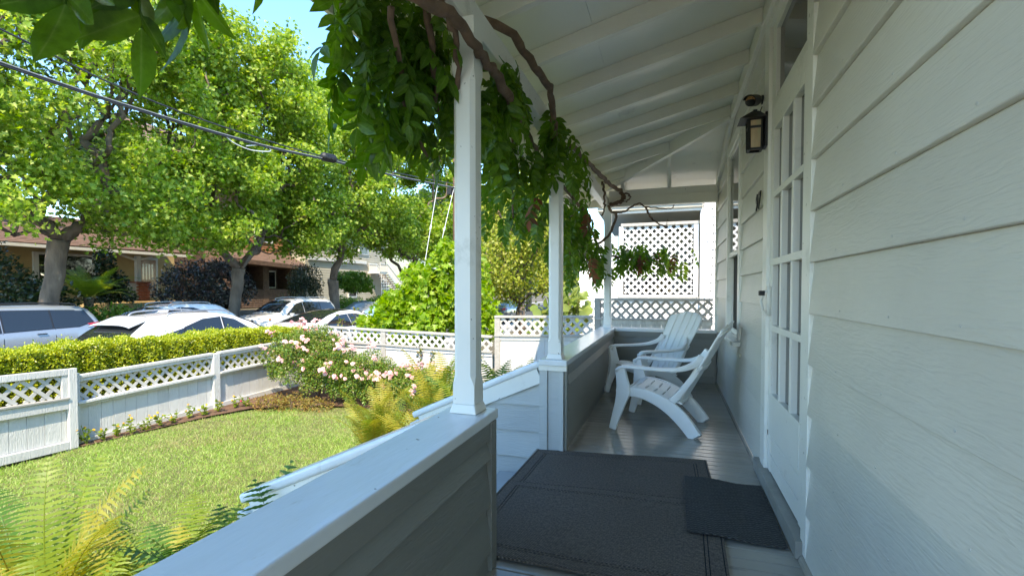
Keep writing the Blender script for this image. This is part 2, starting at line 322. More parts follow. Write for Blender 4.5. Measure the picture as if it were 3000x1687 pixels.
# ---- porch floor: tongue-and-groove boards across
m_gap = M('floor_gap', (.03, .03, .03), .9)
pf = MB().box(-.93, .62, -3, 6.72, -.06, -.012).build('porch_floor', m_gap, house)
y = -1.2
while y < 6.66:
    w = .084
    MB().box(-.955, .566, y, y+w-.0035, -.03, 0+random.uniform(-.0012, .0012)).build('floor_board', m_floor, pf, bevel=.004, seg=1); y += w
MB().prism([(.545, 0.001), (.562, .001), (.562, .03), (.556, .028), (.549, .019)], 1, 3.53, 6.6).build('base_molding', m_floor, house)
MB().prism([(.545, 0.001), (.562, .001), (.562, .03), (.556, .028), (.549, .019)], 1, -1.2, 2.376).build('base_molding', m_floor, house)
MB().box(-.90, -.88, -3, 1.82, -.8, -.03).box(-.90, -.88, 3.56, 6.72, -.8, -.03).box(-.88, .58, 6.70, 6.72, -.8, -.03).build('porch_skirt', m_stair_side, house)
# ---- low porch walls
def rail_wall(y0, y1, endface):
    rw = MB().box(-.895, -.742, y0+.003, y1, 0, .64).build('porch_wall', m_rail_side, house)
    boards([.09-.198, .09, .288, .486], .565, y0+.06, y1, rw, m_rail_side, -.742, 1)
    MB().box(-.7418, -.718, y0+.0605, y1, .566, .6395).build('frieze_board', m_rail_side, rw, bevel=.002)
    return rw
rw1 = rail_wall(-.95, 1.93, True)
MB().box(-.7417, -.7125, 1.875, 1.935, 0.001, .638).build('corner_trim', m_rail_side, rw1, bevel=.003)
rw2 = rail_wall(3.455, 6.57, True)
MB().box(-.7417, -.72, 3.45, 3.514, .001, .638).build('corner_trim', m_rail_side, rw2, bevel=.003)
MB().box(-.7425, -.72-.05, 3.434, 3.455, .001, .60).box(-.925, -.865, 3.434, 3.455, .001, .60).build('corner_trim', m_stair_side, rw2, bevel=.003)
MB().box(-.864, -.7705, 3.447, 3.456, .001, .60).build('end_panel', m_stair_side, rw2)
MB().box(-.93, -.717, 3.425, 3.456, .60, .638).build('end_trim', m_white, rw2, bevel=.003)
rw3 = MB().box(-.742, .56, 6.58, 6.70, 0, .64).build('porch_wall', m_rail_side, house)
for z in (.09-.198, .09, .288, .486):
    z1 = min(.565, z+.198); z0 = max(z, .001)
    MB().hexa([(-.72, 6.563, z0), (.548, 6.563, z0), (.548, 6.579, z0), (-.72, 6.579, z0), (-.72, 6.5785, z1), (.548, 6.5785, z1), (.548, 6.5795, z1), (-.72, 6.5795, z1)]).build('siding_board', m_rail_side, rw3)
MB().box(-.72, .548, 6.56, 6.5795, .566, .6395).build('frieze_board', m_rail_side, rw3, bevel=.002)
MB().box(-.735, -.712, 6.555, 6.5795, .001, .565).box(.53, .551, 6.555, 6.5795, .001, .565).build('corner_trim', m_rail_side, rw3)
cap = lambda x0, x1, y0, y1: MB().box(x0, x1, y0, y1, .6405, .682).build('wall_cap', m_cap, house, bevel=.006)
cap(-.925, -.712, -.97, 1.955); cap(-.925, -.712, 3.405, 6.76)
MB().box(-.7118, .56, 6.54, 6.755, .641, .6815).build('wall_cap', m_cap, house, bevel=.006)
# ---- posts with chamfered shafts
def post(y):
    cx, h = -.817, .048; prof = [(.722, 0), (.80, 0), (.84, .018), (2.06, .018), (2.10, 0), (2.3145, 0)]; V = []; F = []
    for z, c in prof:
        c = max(c, .0015); a = h if c > .01 else h+.001
        V += [(cx+sx, y+sy, z) for sx, sy in ((-a+c, -a), (a-c, -a), (a, -a+c), (a, a-c), (a-c, a), (-a+c, a), (-a, a-c), (-a, -a+c))]
    for i in range(len(prof)-1): F += [(i*8+k, i*8+(k+1) % 8, i*8+8+(k+1) % 8, i*8+8+k) for k in range(8)]
    F += [tuple(range(8))[::-1], tuple(range(40, 48))]
    p = MB().add(V, F).build('porch_post', m_white, house)
    b = .062; t = .05
    MB().hexa([(cx-b, y-b, .683), (cx+b, y-b, .683), (cx+b, y+b, .683), (cx-b, y+b, .683), (cx-t, y-t, .7215), (cx+t, y-t, .7215), (cx+t, y+t, .7215), (cx-t, y+t, .7215)]).build('plinth', m_white, p, bevel=.006)
for y in (-.85, 1.868, 3.51, 6.612): post(y)
# ---- beams and roof
MB().box(-.90, -.81, -1.28, 6.70, 2.315, 2.44).build('beam', m_white, house, bevel=.005)
fb = MB().box(-.809, .56, 6.612, 6.70, 2.318, 2.452).build('beam', m_raft, house, bevel=.005)
MB().box(-.809, .56, 6.64, 6.69, 2.453, 2.54).build('blocking', m_white, house, bevel=.003)
zc = lambda x: 2.67+.24*(x+.8)
yh = lambda x: 5.1+(.58-x)*1.036
xh = lambda y: .58-(y-5.1)/1.036
ze = lambda y: zc(xh(y))
roof = MB().add([(-1.42, -1.3, zc(-1.42)+.03), (.579, -1.3, zc(.579)+.03), (.579, 5.1, zc(.579)+.03), (-1.42, yh(-1.42), zc(-1.42)+.03), (.579, yh(-1.42), zc(-1.42)+.03),
                 (-1.42, -1.3, zc(-1.42)+.12), (.579, -1.3, zc(.579)+.12), (.579, 5.1, zc(.579)+.12), (-1.42, yh(-1.42), zc(-1.42)+.12), (.579, yh(-1.42), zc(-1.42)+.12)],
                [(0, 1, 2, 3), (3, 2, 4), (5, 8, 7, 6), (8, 9, 7), (0, 3, 8, 5), (3, 4, 9, 8), (1, 6, 7, 2), (0, 5, 6, 1), (2, 7, 9, 4)]).build('porch_roof', M('roof_shingle', (.12, .11, .10), .9, .3, 8), house)
def panel(P):
    P = [Vector(p) for p in P]; n = len(P); V = P+[p+Vector((0, 0, .012)) for p in P]
    MB().add(V, [tuple(range(n)), tuple(range(n, 2*n))[::-1]]+[(i, n+i, n+(i+1) % n, (i+1) % n) for i in range(n)]).build('ceiling_panel', m_ceil, roof)
for xa, xb in ((-1.40, -.4503), (-.4487, .578)):
    for ya, yb in ((-1.3, 1.1592), (1.1608, 3.4022), (3.4038, None)):
        panel([(xa, ya, zc(xa)), (xb, ya, zc(xb))]+([(xb, yb, zc(xb)), (xa, yb, zc(xa))] if yb else [(xb, yh(xb)-.003, zc(xb)), (xa, yh(xa)-.003, zc(xa))]))
panel([(.578, yh(.578)+.003, zc(.578)), (.578, yh(-1.4), zc(-1.4)), (-1.4, yh(-1.4), zc(-1.4))])
for y in [3.44-.565*k for k in range(8, 0, -1)]+[3.44, 4.0, 4.58, 5.135]+[5.70, 6.25]:
    x1 = .54 if y < 5.14 else xh(y)-.03
    x0 = -1.36; n = .022
    mb = MB().hexa([(x0, y-n, zc(x0)-.10), (x1, y-n, zc(x1)-.10), (x1, y+n, zc(x1)-.10), (x0, y+n, zc(x0)-.10), (x0, y-n, zc(x0)-.001), (x1, y-n, zc(x1)-.001), (x1, y+n, zc(x1)-.001), (x0, y+n, zc(x0)-.001)])
    mb.build('rafter', m_raft, roof, bevel=.003)
for x in (-.03, -.62):
    y0 = yh(x)+.04; y1 = yh(-1.4)-.03; n = .022
    MB().hexa([(x-n, y0, ze(y0)-.10), (x+n, y0, ze(y0)-.10), (x+n, y1, ze(y1)-.10), (x-n, y1, ze(y1)-.10), (x-n, y0, ze(y0)-.001), (x+n, y0, ze(y0)-.001), (x+n, y1, ze(y1)-.001), (x-n, y1, ze(y1)-.001)]).build('rafter', m_raft, roof, bevel=.003)
MB().bar((.54, yh(.54), zc(.54)-.07), (-1.38, yh(-1.38), zc(-1.38)-.07), .05, .14).build('hip_rafter', m_white, roof, bevel=.003)
MB().box(.541, .5785, -1.3, 5.1, 2.86, 2.982).build('ledger', m_white, roof, bevel=.003)
MB().hexa([(.541, 5.102, 2.86), (.5785, 5.102, 2.86), (.5785, 6.66, 2.50), (.541, 6.66, 2.50), (.541, 5.102, 2.985), (.5785, 5.102, 2.985), (.5785, 6.66, 2.61), (.541, 6.66, 2.61)]).build('ledger', m_white, roof, bevel=.003)
MB().box(-1.445, -1.421, -1.3, yh(-1.42), 2.41, 2.66).build('fascia', m_white, roof, bevel=.003)
MB().box(-1.44, .6, yh(-1.42)+.001, yh(-1.42)+.025, 2.41, 2.66).build('fascia', m_white, roof, bevel=.003)
# ---- stairs with sloping side walls
stairs = MB().box(-.935, -.915, 1.935, 3.43, -.19, -.031).build('stairs', m_stair_side, house)
for k in range(3):
    z = -.19*(k+1); x1 = -.93-.30*k
    MB().box(x1-.315, x1+.0, 1.936, 3.432, z-.035, z-.0005*k).build('tread', M('tread_paint', (.38, .40, .40), .45, .06) if k == 0 else bpy.data.materials['tread_paint'], stairs, bevel=.008)
    MB().box(x1-.30, x1-.28, 1.936, 3.432, z-.19, z-.0355).build('riser', m_stair_side, stairs)
SL = .444
def stair_wall(y0, y1, face):
    sw = MB().prism([(-.93, -.8), (-.93, .50), (-1.96, .50-SL*1.03), (-1.96, -.8)], 1, y0+.02, y1-.02).build('stair_wall', m_stair_side, house)
    for s in (-1, 1):
        yf = y0+.02 if s < 0 else y1-.02
        for k in range(7):
            za, zb = .324-.2*k, .324-.2*k+.2
            zb = min(zb, .52); 
            if za > .5 or zb < -.8: continue
            xl = lambda z: max(-1.955, -.93-(.52-z)/SL)
            a, b = (yf+s*.019, yf+s*.0005)
            MB().hexa([(xl(za), a, za), (-.926, a, za), (-.926, yf-s*.004, za), (xl(za), yf-s*.004, za), (xl(zb), b, zb), (-.926, b, zb), (-.926, yf-s*.004, zb), (xl(zb), yf-s*.004, zb)]).build('siding_board', m_stair_side, sw)
    ym = (y0+y1)/2; w = (y1-y0)
    p0, p1 = Vector((-.928, ym, .645)), Vector((-2.0, ym, .645-SL*1.072))
    MB().bar(p0, p1, w+.05, .05).build('handrail', m_cap, sw, bevel=.02, seg=4, smooth=True)
    for s in (-1, 1):
        yy = ym+s*(w/2+.004)
        MB().bar((-.928, yy, .562), (-1.93, yy, .562-SL*1.002), .02, .12).build('skirt_board', m_white, sw, bevel=.003)
    MB().box(-2.035, -1.945, y0-.005, y1+.005, -.8, .10).build('newel_post', m_white, sw, bevel=.006)
stair_wall(3.455, 3.575, -1)
stair_wall(1.80, 1.915, 1)
# ================================================================== THINGS ON THE PORCH
def weave(name, col, period, rough=.9, amp=1.0, var=.25):
    m, t, b = nt(name); v = coords(t); sx = node(t, 'ShaderNodeSeparateXYZ'); t.links.new(v, sx.inputs[0])
    def sn(o, f, ph=0):
        a = node(t, 'ShaderNodeMath', operation='MULTIPLY_ADD'); t.links.new(o, a.inputs[0]); a.inputs[1].default_value = f; a.inputs[2].default_value = ph
        q = node(t, 'ShaderNodeMath', operation='SINE'); t.links.new(a.outputs[0], q.inputs[0]); return q.outputs[0]
    k = 2*math.pi/period; pr = node(t, 'ShaderNodeMath', operation='MULTIPLY'); t.links.new(sn(sx.outputs['X'], k*.6), pr.inputs[0]); t.links.new(sn(sx.outputs['Y'], k), pr.inputs[1])
    ad = node(t, 'ShaderNodeMath', operation='MULTIPLY_ADD'); t.links.new(pr.outputs[0], ad.inputs[0]); ad.inputs[1].default_value = .35; t.links.new(noise(t, v, 90, 3), ad.inputs[2])
    c = ramp(t, ad.outputs[0], [(.1, mul(col, .45)), (.55, col), (.95, mul(col, 1.9))])
    n = noise(t, v, 2.2, 4); mx = node(t, 'ShaderNodeMixRGB', blend_type='MULTIPLY'); mx.inputs[0].default_value = .5
    t.links.new(c, mx.inputs[1]); t.links.new(ramp(t, n, [(.3, (.75, .72, .7)), (.7, (1, 1, 1))]), mx.inputs[2])
    t.links.new(mx.outputs[0], b.inputs['Base Color']); b.inputs['Roughness'].default_value = rough; b.inputs['Specular IOR Level'].default_value = .25
    bump(t, b, ad.outputs[0], amp, .004); return m
m_rug = weave('woven_rug', (.135, .112, .094), .0115)
m_rugd = M('rug_groove', (.012, .012, .016), .95)
m_mat = weave('curly_mat', (.062, .062, .06), .02, .95, 1.0)
def rug(label, C4, z, group):
    C4 = [Vector(c) for c in C4]; ctr = sum(C4, Vector((0, 0)))/4
    r = thing('rug', label, 'rug', (ctr.x, ctr.y, z), group)
    W = (C4[1]-C4[0]).length; D = (C4[3]-C4[0]).length
    def P(a, b):  # metres from first corner
        u, v = a/W, b/D; p = (C4[0]*(1-u)+C4[1]*u)*(1-v)+(C4[3]*(1-u)+C4[2]*u)*v
        return p
    def wob(p): return .0018*math.sin(p.x*9+p.y*4)+.0015*math.sin(p.y*13-p.x*5)
    def slab(name, a0, a1, b0, b1, z0, z1, mat, n=10):
        def top(u, v): p = P(a0+(a1-a0)*u, b0+(b1-b0)*v); return (p.x, p.y, z+z1+wob(p))
        mb = MB().grid(top, n, n)
        e = [(a0, b0), (a1, b0), (a1, b1), (a0, b1)]
        for i in range(4):
            (s0, t0), (s1, t1) = e[i], e[(i+1) % 4]; V = []
            for k in range(n+1):
                p = P(s0+(s1-s0)*k/n, t0+(t1-t0)*k/n); V += [(p.x, p.y, z+z1+wob(p)), (p.x, p.y, z+z0)]
            mb.add(V, [(2*k, 2*k+1, 2*k+3, 2*k+2) for k in range(n)])
        return mb.build(name, mat, r, smooth=False)
    slab('backing', 0.001, W-.001, .001, D-.001, 0, .0045, m_rugd)
    def ring(name, a, b):
        for q in ((0+a, W-a, a, b), (a, W-a, D-b, D-a)): slab(name, *q, 0, .0085, m_rug)
        for q in ((a, b, b, D-b), (W-b, W-a, b, D-b)): slab(name, *q, 0, .0085, m_rug)
    ring('binding', 0, .010); ring('border', .015, .072); ring('stripe', .077, .089)
    slab('field', .094, W-.094, .094, D-.094, 0, .0088, m_rug, 18)
    return r
rug('dark woven rug lying further from the viewer, partly under another rug', [(-.935, 3.425), (.247, 3.572), (.262, 2.80), (-.955, 2.70)], .0015, 'dark woven rugs')
rug('dark woven rug nearest the viewer, overlapping the rug behind it', [(-.946, 2.788), (.262, 2.874), (.236, 1.955), (-.955, 1.965)], .0115, 'dark woven rugs')
# door mat
dm = MB(); MC = [Vector((.091, 3.16)), Vector((.528, 3.19)), Vector((.522, 2.452)), Vector((.083, 2.44))]
def mp(u, v):
    p = (MC[0]*(1-u)+MC[1]*u)*(1-v)+(MC[3]*(1-u)+MC[2]*u)*v
    drop = .0195*max(0, min(1, (p.x-.22)/.16))
    return p.x+random.uniform(-.001, .001), p.y+random.uniform(-.001, .001), .0285-drop+.0015*math.sin(p.x*17+p.y*11)
dm.grid(lambda u, v: mp(u, v), 40, 60)
dmo = dm.build('door_mat', m_mat); so = dmo.modifiers.new('s', 'SOLIDIFY'); so.thickness = .0065; so.offset = -1
tag(dmo, 'dark blue-grey bristle door mat lying in front of the white door', 'door mat')
# ---- plastic adirondack chairs
def sweep(mb, pts, ws, hs, up=(0, 0, 1)):
    pts = [Vector(p) for p in pts]; m = len(pts); up = Vector(up); V = []
    for i, p in enumerate(pts):
        d = (pts[min(i+1, m-1)]-pts[max(i-1, 0)]).normalized(); a = d.cross(up).normalized(); b = a.cross(d).normalized()
        a, b = a*ws[i]/2, b*hs[i]/2; V += [p-a-b, p+a-b, p+a+b, p-a+b]
    F = [(0, 3, 2, 1), tuple(4*(m-1)+k for k in range(4))]+[(4*i+k, 4*i+(k+1) % 4, 4*i+4+(k+1) % 4, 4*i+4+k) for i in range(m-1) for k in range(4)]
    return mb.add(V, F)
def smooth_path(pts, n=4):
    pts = [Vector(p) for p in pts]; out = []
    for i in range(len(pts)-1):
        p0, p1, p2, p3 = pts[max(i-1, 0)], pts[i], pts[i+1], pts[min(i+2, len(pts)-1)]
        for k in range(n):
            t = k/n; out.append(.5*((2*p1)+(p2-p0)*t+(2*p0-5*p1+4*p2-p3)*t*t+(3*p1-p0-3*p2+p3)*t**3))
    return out+[pts[-1]]
def lerps(vals, n):
    return list(np.interp(np.linspace(0, len(vals)-1, n), range(len(vals)), vals))
def make_chair(label):
    c = thing('adirondack_chair', label, 'chair', (0, 0, 0), 'white plastic porch chairs')
    # seat with two columns of slots
    xs = np.linspace(.262, -.20, 14); zs = [.345+.03*math.sin(min(1, i/3)*math.pi/2)-.0105*max(0, i-2.5) for i in range(14)]
    ys = [-.262, -.20, -.035, -.015, .015, .035, .20, .262]
    mb = MB(); V = [(x, y*(1-.10*i/13), z-.012*(1-(y/.262)**2)) for i, (x, z) in enumerate(zip(xs, zs)) for y in ys]
    F = []
    for i in range(13):
        for j in range(7):
            if i in (2, 4, 6, 8, 10) and j in (1, 5): continue
            F.append((i*8+j, i*8+j+1, (i+1)*8+j+1, (i+1)*8+j))
    # slots are narrow: squeeze the slot rows
    for i in (2, 4, 6, 8, 10):
        for j in range(8):
            a, b = Vector(V[i*8+j]), Vector(V[(i+1)*8+j]); V[(i+1)*8+j] = tuple(a.lerp(b, .30))
    st = mb.add(V, F).build('seat', m_chair, c, smooth=False); s = st.modifiers.new('s', 'SOLIDIFY'); s.thickness = .014
    MB().add([(.262, -.262, .345), (.262, .262, .345), (.25, .262, .285), (.25, -.262, .285)], [(0, 1, 2, 3)]).build('seat_apron', m_chair, c).modifiers.new('s', 'SOLIDIFY').thickness = .01
    # fan back of five slats
    def bp(t, f):  # t height 0..1, f -1..1 across
        hw = .195+.085*min(1, t*1.25)**.8-.02*max(0, t-.8); tt = t*(1-.085*f*f*(t**3))
        x = -.155-.375*tt-.05*math.sin(tt*math.pi)*.0; z = .235+.70*tt
        return Vector((x-.035*(1-f*f)+.0, hw*f, z+.0))
    back = None
    for a, b in [(0, .05), (.43, .50), (.90, .94)]:
        o = MB().grid(lambda u, v, a=a, b=b: bp(a+(b-a)*v, -1+2*u)+Vector((-.010, 0, -.004)), 20, 2).build('back_band' if back else 'backrest', m_chair, back or c, smooth=True); s = o.modifiers.new('s', 'SOLIDIFY'); s.thickness = .012; back = back or o
    for i in range(5):
        f0, f1 = -1+.4*i+(.014 if i else 0), -1+.4*(i+1)-(.014 if i < 4 else 0)
        o = MB().grid(lambda u, v: bp(v, f0+(f1-f0)*u), 4, 26).build('slat', m_chair, back, smooth=True); s = o.modifiers.new('s', 'SOLIDIFY'); s.thickness = .014
    for sd in (-1, 1):
        p = smooth_path([(.325, sd*.300, .495), (.30, sd*.305, .532), (.22, sd*.308, .543), (0, sd*.312, .54), (-.15, sd*.306, .545), (-.235, sd*.275, .565), (-.30, sd*.235, .60), (-.34, sd*.21, .66)])
        n = len(p); sweep(MB(), p, lerps([.07, .08, .08, .07, .062, .055, .045, .03], n), lerps([.022, .025, .025, .025, .03, .04, .05, .05], n)).build('arm', m_chair, c, smooth=True, bevel=.009)
        p = smooth_path([(.305, sd*.300, .53), (.285, sd*.298, .42), (.275, sd*.297, .33), (.30, sd*.305, .22), (.335, sd*.318, .10), (.36, sd*.325, 0)]); n = len(p)
        sweep(MB(), p, lerps([.05, .05, .05, .045, .042, .04], n), lerps([.08, .10, .125, .09, .07, .06], n), (1, 0, 0)).build('leg', m_chair, c, smooth=True, bevel=.009)
        p = smooth_path([(.28, sd*.288, .325), (.15, sd*.284, .325), (.02, sd*.276, .29), (-.10, sd*.268, .225), (-.20, sd*.268, .14), (-.285, sd*.275, .04), (-.315, sd*.28, 0)]); n = len(p)
        sweep(MB(), p, lerps([.03, .034, .036, .04, .045, .05, .055], n), lerps([.075, .08, .095, .11, .115, .105, .10], n)).build('leg', m_chair, c, smooth=True, bevel=.008)
        sweep(MB(), smooth_path([(-.10, sd*.262, .25), (-.19, sd*.245, .36), (-.285, sd*.232, .50), (-.34, sd*.21, .62)]), [.03]*13, lerps([.06, .05, .045, .04], 13)).build('back_brace', m_chair, c, smooth=True, bevel=.006)
    return c
chB = make_chair('white plastic adirondack chair nearest the camera, turned side-on to it')
chB.location = (-.055, 4.42, .0015); chB.rotation_euler = (0, 0, R(170))
chA = copy_tree(chB); chA.location = (-.225, 5.60, .0015); chA.rotation_euler = (0, 0, R(217))
chA['label'] = 'white plastic adirondack chair further back by the far porch wall'
# ---- wall lantern, camera, house number
ln = thing('wall_lantern', 'black craftsman wall lantern with amber glass beside the door', 'lantern', (.56, 3.39, 2.07))
m_amber = M('art_glass', (.55, .40, .24), .25, .35, 9, stretch=(1, 1, .25), dirt=((.35, .38, .22), 6, .55))
lx, ly = .496, 3.375
for dx in (-.039, .039):
    for dy in (-.039, .039): MB().bar((lx+dx, ly+dy, 2.27), (lx+dx*.92, ly+dy*.92, 2.075), .013, .013).build('frame_bar', m_black, ln)
for z, k in ((2.265, 1), (2.216, .97), (2.08, .92)):
    a = .039*k; b = MB()
    for p, q in (((-a, -a), (a, -a)), ((a, -a), (a, a)), ((a, a), (-a, a)), ((-a, a), (-a, -a))): b.bar((lx+p[0], ly+p[1], z), (lx+q[0], ly+q[1], z), .012, .014)
    b.build('frame_ring', m_black, ln)
for s in (0, 1, 2, 3):
    a = R(90*s); d = Vector((math.cos(a), math.sin(a), 0)); e = Vector((-d.y, d.x, 0)); ctr = Vector((lx, ly, 0))
    P = [ctr+d*.037-e*.035+Vector((0, 0, 2.265)), ctr+d*.037+e*.035+Vector((0, 0, 2.265)), ctr+d*.0342+e*.0325+Vector((0, 0, 2.08)), ctr+d*.0342-e*.0325+Vector((0, 0, 2.08))]
    MB().hexa(P+[p-d*.003 for p in P]).build('pane', m_amber, ln)
hr = .085; MB().add([(lx-hr-.01, ly-hr, 2.262), (lx+.058, ly-hr, 2.262), (lx+.058, ly+hr, 2.262), (lx-hr-.01, ly+hr, 2.262), (lx-.02, ly-.02, 2.318), (lx+.02, ly-.02, 2.318), (lx+.02, ly+.02, 2.318), (lx-.02, ly+.02, 2.318)],
    [(0, 3, 2, 1), (0, 1, 5, 4), (1, 2, 6, 5), (2, 3, 7, 6), (3, 0, 4, 7), (4, 5, 6, 7)]).build('lantern_roof', m_black, ln)
MB().box(lx-.012, lx+.012, ly-.012, ly+.012, 2.318, 2.332).build('finial', m_black, ln, bevel=.003)
MB().box(.548, .562, ly-.05, ly+.05, 2.09, 2.30).build('back_plate', m_black, ln, bevel=.003)
MB().tube([(.555, ly, 2.15), (.52, ly, 2.2), (.50, ly, 2.26)], .008).build('bracket', m_black, ln)
sc = thing('security_camera', 'small black bullet security camera mounted above the wall lantern', 'camera', (.565, 3.50, 2.41))
ax = Vector((-.42, -.86, -.28)).normalized(); c0 = Vector((.490, 3.42, 2.405))
MB().tube([c0-ax*.06, c0-ax*.055, c0+ax*.05, c0+ax*.05], [.024, .033, .033, .030], 16).build('housing', m_black, sc, smooth=False)
MB().tube([c0+ax*.0502, c0+ax*.052], [.029, .029], 16).build('lens_face', M('lens_ring', (.35, .18, .05), .35), sc)
MB().tube([c0+ax*.0522, c0+ax*.055], [.010, .009], 12).build('lens', m_black, sc)
for k in range(8):
    a = 2*math.pi*k/8; e1 = ax.cross(Vector((0, 0, 1))).normalized(); e2 = e1.cross(ax); q = c0+(e1*math.cos(a)+e2*math.sin(a))*.021
    MB().tube([q+ax*.0521, q+ax*.0535], [.003, .003], 6).build('infrared_lamp', m_black, sc)
hw_ = MB().grid(lambda u, v: c0+ax*(-.06+.135*u)+(e2*math.cos(R(-70+140*v))+e1*math.sin(R(-70+140*v)))*.038, 1, 8).build('sun_hood', m_black, sc); hw_.modifiers.new('s', 'SOLIDIFY').thickness = .003
MB().tube([c0-ax*.055, c0-ax*.075, Vector((.545, 3.505, 2.435)), Vector((.56, 3.51, 2.437))], [.008, .009, .009, .012], 8).tube([(.552, 3.51, 2.437), (.563, 3.51, 2.437)], [.03, .03], 14).build('mount', m_black, sc)
MB().tube(smooth_path([(.556, 3.50, 2.39), (.545, 3.49, 2.36), (.55, 3.47, 2.33), (.557, 3.46, 2.30)]), .003, 5).build('cable', m_black, sc)
hn = thing('house_number', 'black metal house number 97 on the siding beside the door', 'house number', (.562, 3.56, 1.75))
m_num = M('dark_metal', (.03, .03, .032), .4, .2, 20, metal=.6)
for ch, yy in (('9', 3.65), ('7', 3.555)):
    fc = bpy.data.curves.new('digit', 'FONT'); fc.body = ch; fc.size = .15; fc.extrude = .004; fc.shear = .25; fc.offset = .002
    fo = bpy.data.objects.new('digit', fc); COL.objects.link(fo); dg = bpy.context.evaluated_depsgraph_get(); me = bpy.data.meshes.new_from_object(fo.evaluated_get(dg)); bpy.data.objects.remove(fo)
    o = bpy.data.objects.new('digit', me); me.materials.clear(); me.materials.append(m_num); place(o, hn)
    o.matrix_local = Matrix.Translation(Vector((.548, yy, 1.735))-ORG[hn.name]) @ Euler((R(90), 0, R(-90))).to_matrix().to_4x4()
# ================================================================== WISTERIA ON THE BEAM
vine = thing('wisteria_vine', 'twisting wisteria vine with hanging green leaves along the porch beam', 'vine', (-1.0, 2.4, -.78))
def stem(pts, r0, r1, name='stem', n=10, sub=5, wig=.012):
    p = smooth_path(pts, sub)
    p = [q+Vector((random.uniform(-wig, wig), random.uniform(-wig, wig), random.uniform(-wig, wig))) if 0 < i < len(p)-1 else q for i, q in enumerate(p)]
    rr = [r0+(r1-r0)*i/(len(p)-1) for i in range(len(p))]; rr = [r*random.uniform(.9, 1.12) for r in rr]
    return MB().tube(p, rr, n).build(name, m_vine, vine, smooth=True)
stem([(-1.2, -1.3, -.78), (-1.15, -1.25, .3), (-1.2, -1.1, 1.2), (-1.12, -.8, 2.0), (-1.0, 0, 2.42), (-.95, .7, 2.46), (-.93, 1.1, 2.36), (-.93, 1.36, 2.2)], .055, .038, 'trunk', 12)
stem([(-.93, 1.34, 2.2), (-.79, 1.42, 2.15), (-.75, 1.60, 2.18), (-.745, 1.80, 2.17), (-.745, 2.0, 2.15), (-.75, 2.23, 2.12), (-.78, 2.5, 2.13), (-.86, 2.8, 2.22), (-.95, 3.2, 2.28), (-1.0, 3.8, 2.25), (-1.0, 4.6, 2.2), (-1.0, 5.5, 2.15), (-.98, 6.3, 2.1)], .024, .015, 'trunk', 12)
stem([(-.88, 1.4, 2.46), (-.82, 1.62, 2.30), (-.80, 1.72, 2.15), (-.86, 1.84, 2.02)], .016, .010)
stem([(-.97, 1.5, 2.46), (-.92, 1.70, 2.30), (-.94, 1.82, 2.12), (-1.0, 1.95, 2.0)], .018, .010)
stem([(-.98, 2.1, 2.5), (-.80, 2.3, 2.50), (-.72, 2.55, 2.42), (-.70, 2.84, 2.41), (-.72, 3.0, 2.34), (-.74, 3.12, 2.27), (-.80, 3.3, 2.15), (-.95, 3.5, 2.0)], .024, .016)
stem([(-.80, 3.9, 2.38), (-.76, 4.3, 2.38), (-.745, 4.9, 2.42), (-.745, 5.5, 2.46), (-.72, 6.1, 2.50), (-.64, 6.45, 2.50), (-.60, 6.53, 2.42), (-.68, 6.53, 2.36), (-.78, 6.5, 2.33)], .02, .027)
stem([(-.66, 6.5, 2.47), (-.55, 6.5, 2.46), (-.52, 6.48, 2.40), (-.58, 6.46, 2.35), (-.66, 6.46, 2.345)], .012, .007)
stem([(-.76, 5.6, 2.44), (-.76, 5.75, 2.36), (-.77, 5.9, 2.24), (-.79, 6.0, 2.16), (-.84, 6.05, 2.13)], .014, .008)
stem([(-.80, 6.5, 2.31), (-.75, 6.4, 2.227), (-.68, 6.4, 2.208), (-.574, 6.4, 2.218), (-.492, 6.4, 2.274), (-.396, 6.4, 2.307), (-.322, 6.4, 2.265), (-.184, 6.4, 2.243), (-.006, 6.4, 2.222), (.033, 6.4, 2.268)], .017, .006, wig=.006)
stem([(-.315, 6.4, 2.257), (-.278, 6.4, 2.172), (-.234, 6.4, 2.103), (-.154, 6.4, 2.039), (-.046, 6.4, 1.993)], .013, .008, wig=.006)
stem([(-.687, 6.4, 2.2), (-.686, 6.4, 2.139), (-.731, 6.42, 2.018), (-.80, 6.5, 1.913), (-.9, 6.6, 1.857), (-1.0, 6.7, 1.83)], .018, .015, wig=.006)
stem([(-1.0, 6.2, 2.0), (-.95, 6.9, 1.75), (-.8, 7.1, 1.68), (-.5, 7.2, 1.66), (-.2, 7.25, 1.64), (0, 7.25, 1.6)], .02, .007)
stem([(-.05, 6.4, 2.02), (-.05, 6.41, 2.06), (-.045, 6.41, 2.09)], .004, .003)
for a, b, cc in (((-1.0, 3.0, 2.28), (-1.1, 3.3, 2.0), (-1.15, 3.5, 1.75)), ((-1.0, 4.2, 2.2), (-1.25, 4.2, 2.0), (-1.4, 4.1, 1.8)), ((-1.0, 5.2, 2.15), (-1.1, 5.3, 1.8), (-1.1, 5.6, 1.45)), ((-1.0, 6.0, 2.1), (-1.05, 6.1, 1.7), (-1.0, 6.4, 1.4)), ((-.95, 1.5, 2.2), (-1.05, 1.75, 2.0), (-1.05, 1.95, 1.8)),
                 ((-.93, 1.3, 2.36), (-.90, .9, 2.30), (-.84, .62, 2.14)), ((-.84, .62, 2.14), (-.80, .56, 2.08), (-.77, .50, 2.0))): stem([a, b, cc], .012, .006)
